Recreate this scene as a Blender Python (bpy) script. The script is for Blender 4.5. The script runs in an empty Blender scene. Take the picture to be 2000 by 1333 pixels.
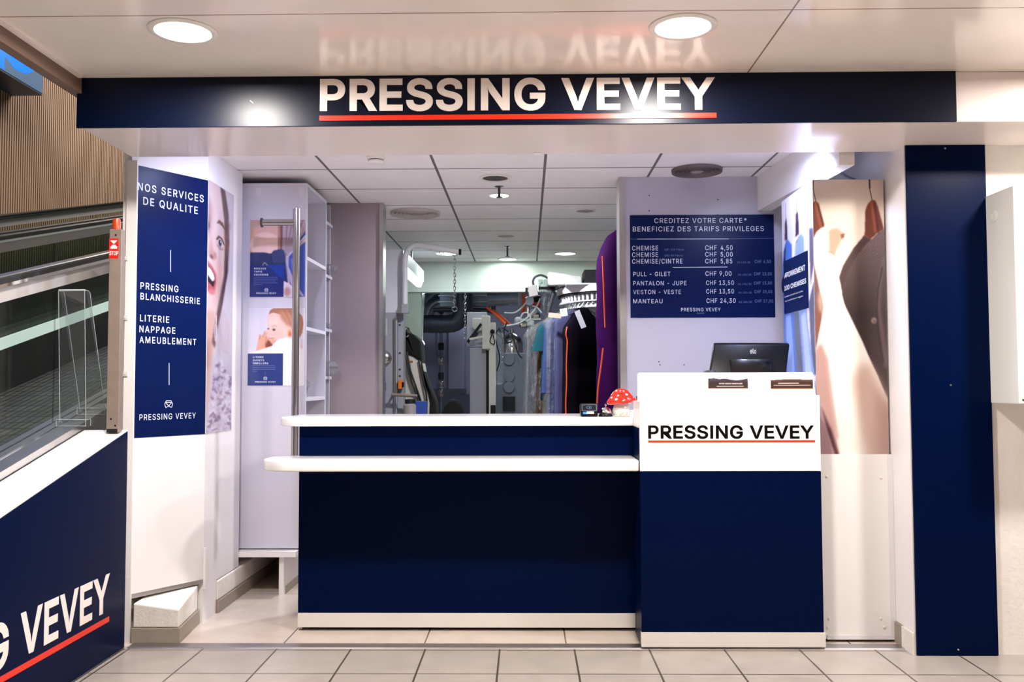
import bpy, bmesh, math, random
import numpy as np
import mathutils
from mathutils import Vector, Matrix
random.seed(4); rng = np.random.default_rng(4)
SC = bpy.context.scene
COL = SC.collection

# ------------------------------------------------------------------ camera
YAW, PITCH, ROLL, FPX, CZ = 0.01563, 0.04620, -0.00290, 1800.0, 1.35
cd = bpy.data.cameras.new('camera'); cam = bpy.data.objects.new('camera', cd); COL.objects.link(cam)
CR = Matrix.Rotation(YAW, 3, 'Z') @ Matrix.Rotation(math.pi/2+PITCH, 3, 'X') @ Matrix.Rotation(ROLL, 3, 'Z')
cam.matrix_world = Matrix.Translation((0, 0, CZ)) @ CR.to_4x4()
cd.sensor_width = 36.0; cd.sensor_fit = 'HORIZONTAL'; cd.lens = 36.0*FPX/2000.0
cd.clip_start = 0.05; cd.clip_end = 100
SC.camera = cam

# ------------------------------------------------------------------ world and exposure
w = bpy.data.worlds.new('world'); SC.world = w; w.use_nodes = True
w.node_tree.nodes['Background'].inputs[0].default_value = (0.95, 0.93, 1.0, 1)
w.node_tree.nodes['Background'].inputs[1].default_value = 0.06
vs = SC.view_settings
vs.view_transform = 'Standard'; vs.look = 'None'; vs.exposure = 0.40; vs.gamma = 1.0
vs.use_curve_mapping = False

# ------------------------------------------------------------------ lights (the lamp bodies are built further down)
WARM = (1.0, 0.93, 0.87); COOL = (0.58, 0.64, 1.0); GREEN = (0.86, 1.0, 0.93)
def area(name, loc, power, color, size=0.24, rot=(0, 0, 0), shape='DISK', size_y=None, spread=math.pi):
    l = bpy.data.lights.new(name, 'AREA'); l.energy = power; l.color = color; l.shape = shape; l.size = size
    if size_y: l.size_y = size_y
    l.spread = spread
    o = bpy.data.objects.new(name, l); COL.objects.link(o); o.location = loc; o.rotation_euler = rot
    return o
ZO = 2.787      # outer ceiling
ZI = 2.72       # ceiling inside the shop
OUT_X = [-1.39, 0.635, 2.66]
OUT_Y = [3.66, 1.7, -0.3]
for yy in OUT_Y:
    for xx in OUT_X:
        area('corridor_downlight_lamp', (xx, yy, ZO-0.022), {3.66: 52, 1.7: 30, -0.3: 30}[yy], WARM, 0.21, spread=3.1 if yy > 3 else 1.8)
def aim(o, target):
    d = Vector(target)-o.location
    o.rotation_euler = d.to_track_quat('-Z', 'Y').to_euler()
for xx, tx in ((-1.30, -2.0), (1.42, 1.62)):
    o = area('entrance_spot_lamp', (xx, 4.93, 2.655), 10, COOL, 0.10, spread=2.2); aim(o, (tx, 5.45, 1.5))

# ------------------------------------------------------------------ pixel -> place helpers
def ray(u, v):
    return CR @ Vector(((u-1000.0)/FPX, -(v-666.5)/FPX, -1.0))
C0 = Vector((0, 0, CZ))
def at(u, v, Y=None, X=None, Z=None):
    d = ray(u, v)
    if Y is not None: t = Y/d.y
    elif X is not None: t = X/d.x
    else: t = (Z-CZ)/d.z
    return C0+d*t
def on_plane(u, v, P, n):
    d = ray(u, v); t = (Vector(P)-C0).dot(n)/d.dot(n); return C0+d*t

# ------------------------------------------------------------------ materials
def lin(c):
    c = np.asarray(c, float)/255.0
    return np.where(c <= 0.04045, c/12.92, ((c+0.055)/1.055)**2.4)
def rgba(c): return tuple(float(x) for x in lin(c))+(1.0,)
MATS = {}
def mat(name, color, rough=0.5, metal=0.0, spec=0.5, noise=0.0, nscale=8.0, bump=0.0, bscale=60.0, emit=None, estr=0.0, trans=0.0, coat=0.0, alpha=1.0):
    if name in MATS: return MATS[name]
    m = bpy.data.materials.new(name); m.use_nodes = True; nt = m.node_tree; b = nt.nodes['Principled BSDF']
    b.inputs['Base Color'].default_value = rgba(color); b.inputs['Roughness'].default_value = rough
    b.inputs['Metallic'].default_value = metal; b.inputs['Specular IOR Level'].default_value = spec
    if coat: b.inputs['Coat Weight'].default_value = coat; b.inputs['Coat Roughness'].default_value = 0.08
    if emit is not None:
        b.inputs['Emission Color'].default_value = rgba(emit); b.inputs['Emission Strength'].default_value = estr
    tc = nt.nodes.new('ShaderNodeTexCoord')
    if noise:
        n = nt.nodes.new('ShaderNodeTexNoise'); n.inputs['Scale'].default_value = nscale; n.inputs['Detail'].default_value = 5
        nt.links.new(tc.outputs['Object'], n.inputs['Vector'])
        mx = nt.nodes.new('ShaderNodeMix'); mx.data_type = 'RGBA'
        dk = [max(0, x*(1-noise)) for x in color]; lt = [min(255, x*(1+noise*0.6)) for x in color]
        mx.inputs[6].default_value = rgba(dk); mx.inputs[7].default_value = rgba(lt)
        nt.links.new(n.outputs['Fac'], mx.inputs[0]); nt.links.new(mx.outputs[2], b.inputs['Base Color'])
    if bump:
        n = nt.nodes.new('ShaderNodeTexNoise'); n.inputs['Scale'].default_value = bscale; n.inputs['Detail'].default_value = 6
        nt.links.new(tc.outputs['Object'], n.inputs['Vector'])
        bp = nt.nodes.new('ShaderNodeBump'); bp.inputs['Strength'].default_value = bump; bp.inputs['Distance'].default_value = 0.01
        nt.links.new(n.outputs['Fac'], bp.inputs['Height']); nt.links.new(bp.outputs['Normal'], b.inputs['Normal'])
    MATS[name] = m; return m
def glassy(name, tint=(235, 240, 240), gloss=0.03, film=0.0, bump=0.0, bscale=20.0, refl=(0.05, 0.5)):
    """thin clear sheet: transparent plus a Fresnel reflection and an even milky film"""
    if name in MATS: return MATS[name]
    m = bpy.data.materials.new(name); m.use_nodes = True; nt = m.node_tree
    for n in list(nt.nodes): nt.nodes.remove(n)
    out = nt.nodes.new('ShaderNodeOutputMaterial')
    tr = nt.nodes.new('ShaderNodeBsdfTransparent'); tr.inputs[0].default_value = rgba(tint)
    gl = nt.nodes.new('ShaderNodeBsdfGlossy'); gl.inputs['Roughness'].default_value = gloss
    df = nt.nodes.new('ShaderNodeBsdfDiffuse'); df.inputs[0].default_value = (0.85, 0.87, 0.9, 1)
    lw = nt.nodes.new('ShaderNodeLayerWeight'); lw.inputs[0].default_value = 0.5
    pw_ = nt.nodes.new('ShaderNodeMath'); pw_.operation = 'POWER'; pw_.inputs[1].default_value = 4.0
    fr = nt.nodes.new('ShaderNodeMapRange'); fr.inputs[3].default_value = refl[0]; fr.inputs[4].default_value = refl[1]
    nt.links.new(lw.outputs['Facing'], pw_.inputs[0]); nt.links.new(pw_.outputs[0], fr.inputs[0])
    m1 = nt.nodes.new('ShaderNodeMixShader'); m2 = nt.nodes.new('ShaderNodeMixShader'); m2.inputs[0].default_value = film
    nt.links.new(fr.outputs[0], m1.inputs[0]); nt.links.new(tr.outputs[0], m1.inputs[1]); nt.links.new(gl.outputs[0], m1.inputs[2])
    nt.links.new(m1.outputs[0], m2.inputs[1]); nt.links.new(df.outputs[0], m2.inputs[2])
    nt.links.new(m2.outputs[0], out.inputs[0])
    if bump:
        tc = nt.nodes.new('ShaderNodeTexCoord')
        n = nt.nodes.new('ShaderNodeTexNoise'); n.inputs['Scale'].default_value = bscale; n.inputs['Detail'].default_value = 4
        nt.links.new(tc.outputs['Object'], n.inputs['Vector'])
        bp = nt.nodes.new('ShaderNodeBump'); bp.inputs['Strength'].default_value = bump; bp.inputs['Distance'].default_value = 0.03
        nt.links.new(n.outputs['Fac'], bp.inputs['Height'])
        for s in (gl, df): nt.links.new(bp.outputs['Normal'], s.inputs['Normal'])
        nt.links.new(bp.outputs['Normal'], lw.inputs['Normal'])
    MATS[name] = m; return m
def tiles(name, c1, c2, grout, bw, bh, ox, oy, mortar=0.004, rough=0.35, axes='XY', spec=0.5, nz=0.06, bump=0.3):
    if name in MATS: return MATS[name]
    m = bpy.data.materials.new(name); m.use_nodes = True; nt = m.node_tree; b = nt.nodes['Principled BSDF']
    tc = nt.nodes.new('ShaderNodeTexCoord'); mp = nt.nodes.new('ShaderNodeMapping')
    mp.inputs['Location'].default_value = (-ox, -oy, 0)
    nt.links.new(tc.outputs['Object'], mp.inputs[0])
    br = nt.nodes.new('ShaderNodeTexBrick'); br.offset = 0.0; br.squash = 1.0
    for k, v in (('Scale', 1.0), ('Mortar Size', mortar), ('Mortar Smooth', 0.1), ('Bias', 0.0), ('Brick Width', bw), ('Row Height', bh)):
        br.inputs[k].default_value = v
    br.inputs['Color1'].default_value = rgba(c1); br.inputs['Color2'].default_value = rgba(c2); br.inputs['Mortar'].default_value = rgba(grout)
    nt.links.new(mp.outputs[0], br.inputs['Vector'])
    n = nt.nodes.new('ShaderNodeTexNoise'); n.inputs['Scale'].default_value = 6; n.inputs['Detail'].default_value = 8
    nt.links.new(tc.outputs['Object'], n.inputs['Vector'])
    mx = nt.nodes.new('ShaderNodeMix'); mx.data_type = 'RGBA'; mx.blend_type = 'MULTIPLY'; mx.inputs[0].default_value = 1.0
    rp = nt.nodes.new('ShaderNodeMapRange'); rp.inputs[1].default_value = 0.3; rp.inputs[2].default_value = 0.7
    rp.inputs[3].default_value = 1-nz*2; rp.inputs[4].default_value = 1.0
    nt.links.new(n.outputs['Fac'], rp.inputs[0]); nt.links.new(br.outputs['Color'], mx.inputs[6]); nt.links.new(rp.outputs[0], mx.inputs[7])
    nt.links.new(mx.outputs[2], b.inputs['Base Color'])
    b.inputs['Roughness'].default_value = rough; b.inputs['Specular IOR Level'].default_value = spec
    bp = nt.nodes.new('ShaderNodeBump'); bp.invert = True; bp.inputs['Strength'].default_value = bump; bp.inputs['Distance'].default_value = 0.003
    nt.links.new(br.outputs['Fac'], bp.inputs['Height']); nt.links.new(bp.outputs['Normal'], b.inputs['Normal'])
    MATS[name] = m; return m
def printmat(name, rough=0.35):
    if name in MATS: return MATS[name]
    m = bpy.data.materials.new(name); m.use_nodes = True; nt = m.node_tree; b = nt.nodes['Principled BSDF']
    a = nt.nodes.new('ShaderNodeAttribute'); a.attribute_name = 'ink'
    nt.links.new(a.outputs['Color'], b.inputs['Base Color']); b.inputs['Roughness'].default_value = rough
    MATS[name] = m; return m

NAVY = (0, 13, 50)
M_navy = mat('navy_laminate', NAVY, 0.35, spec=0.05, noise=0.05, nscale=3)
M_navy_sat = mat('navy_satin_sign', (0, 7, 30), 0.34, spec=0.20)
M_navy_print = mat('navy_print', (2, 21, 70), 0.32, spec=0.10)
M_board = mat('board_blue', (3, 24, 76), 0.30, spec=0.15, noise=0.10, nscale=5)
M_white = mat('white_laminate', (236, 232, 230), 0.30, spec=0.5, noise=0.015, nscale=3)
M_wall = mat('white_paint', (232, 228, 228), 0.45, noise=0.025, nscale=2.5)
M_shelf = mat('shelf_laminate', (206, 203, 215), 0.35, noise=0.015, nscale=3)
M_panel = mat('pale_grey_laminate', (186, 184, 200), 0.35, noise=0.015, nscale=3)
M_plaster = mat('rough_plaster', (240, 234, 228), 0.8, noise=0.04, nscale=6, bump=0.25, bscale=45)
M_rough = mat('rough_render', (228, 222, 214), 0.85, noise=0.06, nscale=20, bump=0.25, bscale=90)
M_solid = mat('solid_surface_white', (244, 242, 242), 0.12, spec=0.55)
M_plinth = mat('plinth_white', (226, 220, 214), 0.25, noise=0.03)
M_skirt = mat('skirting_tile', (150, 138, 124), 0.45, noise=0.10, nscale=15)
M_alu = mat('brushed_aluminium', (190, 188, 188), 0.30, metal=1.0, noise=0.06, nscale=30)
M_steel = mat('stainless_steel', (186, 182, 178), 0.22, metal=1.0)
M_steel_r = mat('worn_steel', (150, 134, 124), 0.42, metal=0.25, noise=0.12, nscale=14)
M_chrome = mat('chrome', (225, 225, 228), 0.08, metal=1.0)
M_rubber = mat('black_rubber', (10, 10, 12), 0.35)
M_black = mat('black_plastic', (8, 8, 10), 0.35, spec=0.2)
M_blackm = mat('black_matt', (7, 7, 9), 0.75)
M_dark = mat('dark_grey', (46, 46, 50), 0.55)
M_letter = mat('white_lettering', (240, 228, 222), 0.35)
M_letterw = mat('white_print', (226, 232, 245), 0.4)
M_letterdim = mat('grey_blue_print', (110, 132, 180), 0.4)
M_letterk = mat('black_lettering', (10, 9, 10), 0.5, spec=0.05)
M_red = mat('red_line', (228, 44, 18), 0.35)
M_redsign = mat('red_sign', (224, 30, 22), 0.4)
M_ceil_out = tiles('metal_ceiling', (240, 230, 222), (240, 230, 222), (150, 122, 104), 4.6, 0.90, 1.03, 3.505-2.7, 0.004, 0.16, spec=0.45, nz=0.02, bump=0.2)
M_ceil_in = tiles('ceiling_tile', (240, 236, 238), (236, 232, 234), (100, 96, 100), 0.69, 0.6, 0.12, 5.81, 0.009, 0.6, nz=0.03)
M_floor = tiles('floor_tile', (168, 159, 150), (162, 153, 145), (78, 68, 60), 0.379, 0.379, -0.52, 4.352, 0.005, 0.30, nz=0.08)
M_floor_in = tiles('shop_floor_tile', (206, 192, 180), (202, 189, 178), (90, 78, 70), 0.735, 1.2, -0.535, 5.98, 0.004, 0.24, nz=0.06)
M_soffit = mat('soffit_panel', (238, 226, 222), 0.16, spec=0.5)
M_taupe = mat('taupe_edge', (120, 96, 82), 0.5)
M_rib = mat('beige_ribbed_cladding', (178, 150, 126), 0.6, noise=0.05, nscale=1.5)
M_glass = glassy('clear_glass', (226, 232, 229), refl=(0.02, 0.10))
M_glassd = glassy('door_glass', (254, 254, 254), 0.02, refl=(0.01, 0.02))
M_acryl = glassy('acrylic', (246, 248, 248), 0.04, 0.012)
M_acedge = mat('acrylic_edge', (176, 184, 188), 0.2)
M_film = glassy('plastic_film', (232, 236, 240), 0.09, 0.07, 1.0, 26, refl=(0.10, 0.75))
M_filmd = glassy('crumpled_film', (222, 224, 228), 0.12, 0.10, 1.0, 34, refl=(0.08, 0.6))
M_grey = mat('machine_grey', (158, 160, 172), 0.4, noise=0.03)
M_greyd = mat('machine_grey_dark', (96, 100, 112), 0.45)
M_cream = mat('machine_cream', (214, 216, 206), 0.4, noise=0.03)
M_duct = mat('galvanised_duct', (132, 142, 156), 0.34, metal=0.9, noise=0.15, nscale=9)
M_ductd = mat('dark_duct', (62, 68, 80), 0.4, metal=0.5)
M_orange = mat('orange_hose', (232, 86, 18), 0.45)
M_hose = mat('white_hose', (222, 224, 228), 0.4)
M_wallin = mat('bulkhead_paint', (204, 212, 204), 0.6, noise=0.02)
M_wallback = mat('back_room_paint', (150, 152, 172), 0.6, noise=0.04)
M_lamp = mat('lamp_diffuser', (255, 250, 244), 0.5, emit=(255, 240, 226), estr=4.0)
M_lampc = mat('cool_lamp_diffuser', (245, 255, 250), 0.5, emit=(228, 255, 246), estr=5.0)

# ------------------------------------------------------------------ mesh helpers
class MB:
    def __init__(s): s.v = []; s.f = []; s.m = []; s.mi = 0; s.marks = []
    def add(s, vs, fs):
        n = len(s.v); s.v += [tuple(v) for v in vs]; s.f += [tuple(i+n for i in f) for f in fs]; s.m += [s.mi]*len(fs); return s
    def box(s, x0, x1, y0, y1, z0, z1):
        x0, x1 = sorted((x0, x1)); y0, y1 = sorted((y0, y1)); z0, z1 = sorted((z0, z1))
        return s.add([(x0,y0,z0),(x1,y0,z0),(x1,y1,z0),(x0,y1,z0),(x0,y0,z1),(x1,y0,z1),(x1,y1,z1),(x0,y1,z1)],
                     [(3,2,1,0),(4,5,6,7),(0,1,5,4),(1,2,6,5),(2,3,7,6),(3,0,4,7)])
    def hexa(s, p):   # 8 points: bottom ring, top ring
        return s.add(p, [(3,2,1,0),(4,5,6,7),(0,1,5,4),(1,2,6,5),(2,3,7,6),(3,0,4,7)])
    def prism(s, poly, ax, a, b):
        """poly is a list of 2D points; ax is the axis it is extruded along ('x': (y,z), 'y': (x,z), 'z': (x,y))"""
        def P(p, t): return {'x': (t, p[0], p[1]), 'y': (p[0], t, p[1]), 'z': (p[0], p[1], t)}[ax]
        n = len(poly)
        vs = [P(p, a) for p in poly]+[P(p, b) for p in poly]
        fs = [tuple(range(n))[::-1], tuple(range(n, 2*n))]+[(i, (i+1) % n, (i+1) % n+n, i+n) for i in range(n)]
        return s.add(vs, fs)
    def tube(s, pts, r, n=12, cap=True, closed=False):
        pts = [Vector(p) for p in pts]; rs = r if isinstance(r, (list, tuple)) else [r]*len(pts)
        rings = []; up = None; N = len(pts)
        for i, p in enumerate(pts):
            if closed: t = pts[(i+1) % N]-pts[i-1]
            else: t = pts[min(i+1, N-1)]-pts[max(i-1, 0)]
            t.normalize()
            if up is None:
                up = Vector((0, 0, 1)) if abs(t.z) < 0.9 else Vector((1, 0, 0))
            a = up-t*up.dot(t)
            if a.length < 1e-5: a = t.orthogonal()
            a.normalize(); up = a; b = t.cross(a)
            rings.append([p+a*math.cos(2*math.pi*k/n)*rs[i]+b*math.sin(2*math.pi*k/n)*rs[i] for k in range(n)])
        vs = [q for rg in rings for q in rg]; fs = []
        for i in range(N if closed else N-1):
            j = (i+1) % N
            for k in range(n): fs.append((i*n+k, i*n+(k+1) % n, j*n+(k+1) % n, j*n+k))
        if cap and not closed: fs += [tuple(range(n))[::-1], tuple((N-1)*n+k for k in range(n))]
        return s.add(vs, fs)
    def lathe(s, prof, c, n=32, axis='z', sx=1.0, sy=1.0):
        c = Vector(c); vs = []; fs = []
        for (r, h) in prof:
            for k in range(n):
                a = 2*math.pi*k/n; x, y = r*math.cos(a)*sx, r*math.sin(a)*sy
                vs.append({'z': c+Vector((x, y, h)), 'y': c+Vector((x, h, -y)), 'x': c+Vector((h, x, y))}[axis])
        for i in range(len(prof)-1):
            for k in range(n): fs.append((i*n+k, i*n+(k+1) % n, (i+1)*n+(k+1) % n, (i+1)*n+k))
        fs += [tuple(range(n))[::-1], tuple((len(prof)-1)*n+k for k in range(n))]
        return s.add(vs, fs)
    def mark(s): s.marks.append((len(s.v), len(s.f)))
    def build_split(s, name, material, parent):
        mk = s.marks+[(len(s.v), len(s.f))]; r = None
        for (v0, f0), (v1, f1) in zip(mk[:-1], mk[1:]):
            p = MB(); p.v = s.v[v0:v1]; p.f = [tuple(i-v0 for i in f) for f in s.f[f0:f1]]; p.m = [0]*len(p.f)
            if p.f: r = p.build(name, material, parent)
        return r
    def quad(s, a, b, c, d): return s.add([a, b, c, d], [(0, 1, 2, 3)])
    def build(s, name, material, parent=None, origin=None, smooth=False, bevel=0.0, seg=2, sharp=40):
        if parent is not None:
            r = parent
            while r.parent: r = r.parent
            o0 = r.location
        else: o0 = Vector(origin) if origin is not None else Vector((0, 0, 0))
        me = bpy.data.meshes.new(name)
        me.from_pydata([tuple(Vector(v)-o0) for v in s.v], [], s.f)
        ms = material if isinstance(material, (list, tuple)) else [material]
        for mm in ms: me.materials.append(mm)
        if len(ms) > 1: me.polygons.foreach_set('material_index', s.m)
        bm = bmesh.new(); bm.from_mesh(me)
        bmesh.ops.remove_doubles(bm, verts=bm.verts, dist=1e-6)
        bmesh.ops.recalc_face_normals(bm, faces=bm.faces)
        if bevel > 0:
            es = [e for e in bm.edges if len(e.link_faces) == 2 and e.calc_face_angle(0) > math.radians(30)]
            bmesh.ops.bevel(bm, geom=es, offset=bevel, segments=seg, affect='EDGES', profile=0.5)
        bm.to_mesh(me); bm.free()
        if smooth:
            me.polygons.foreach_set('use_smooth', [True]*len(me.polygons))
            try: me.set_sharp_from_angle(angle=math.radians(sharp))
            except Exception: pass
        o = bpy.data.objects.new(name, me); COL.objects.link(o)
        if parent is not None: o.parent = parent
        else: o.location = o0
        return o
def tag(o, label, cat, group=None):
    o['label'] = label; o['category'] = cat
    if group: o['group'] = group
    return o
def thing(name, loc, label, cat, group=None):
    o = bpy.data.objects.new(name, None); COL.objects.link(o); o.location = loc; o.empty_display_size = 0.1
    return tag(o, label, cat, group)
def struct(o): o['kind'] = 'structure'; return o
def copy_tree(root, loc, label, group=None):
    r = root.copy(); COL.objects.link(r); r.location = loc; r['label'] = label
    if group: r['group'] = group
    for ch in list(root.children):
        c = ch.copy(); COL.objects.link(c); c.parent = r
        for g in list(ch.children):
            d = g.copy(); COL.objects.link(d); d.parent = c
    return r
def arc(cx, cy, r, a0, a1, n): return [(cx+r*math.cos(math.radians(a0+(a1-a0)*i/n)), cy+r*math.sin(math.radians(a0+(a1-a0)*i/n))) for i in range(n+1)]

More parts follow.
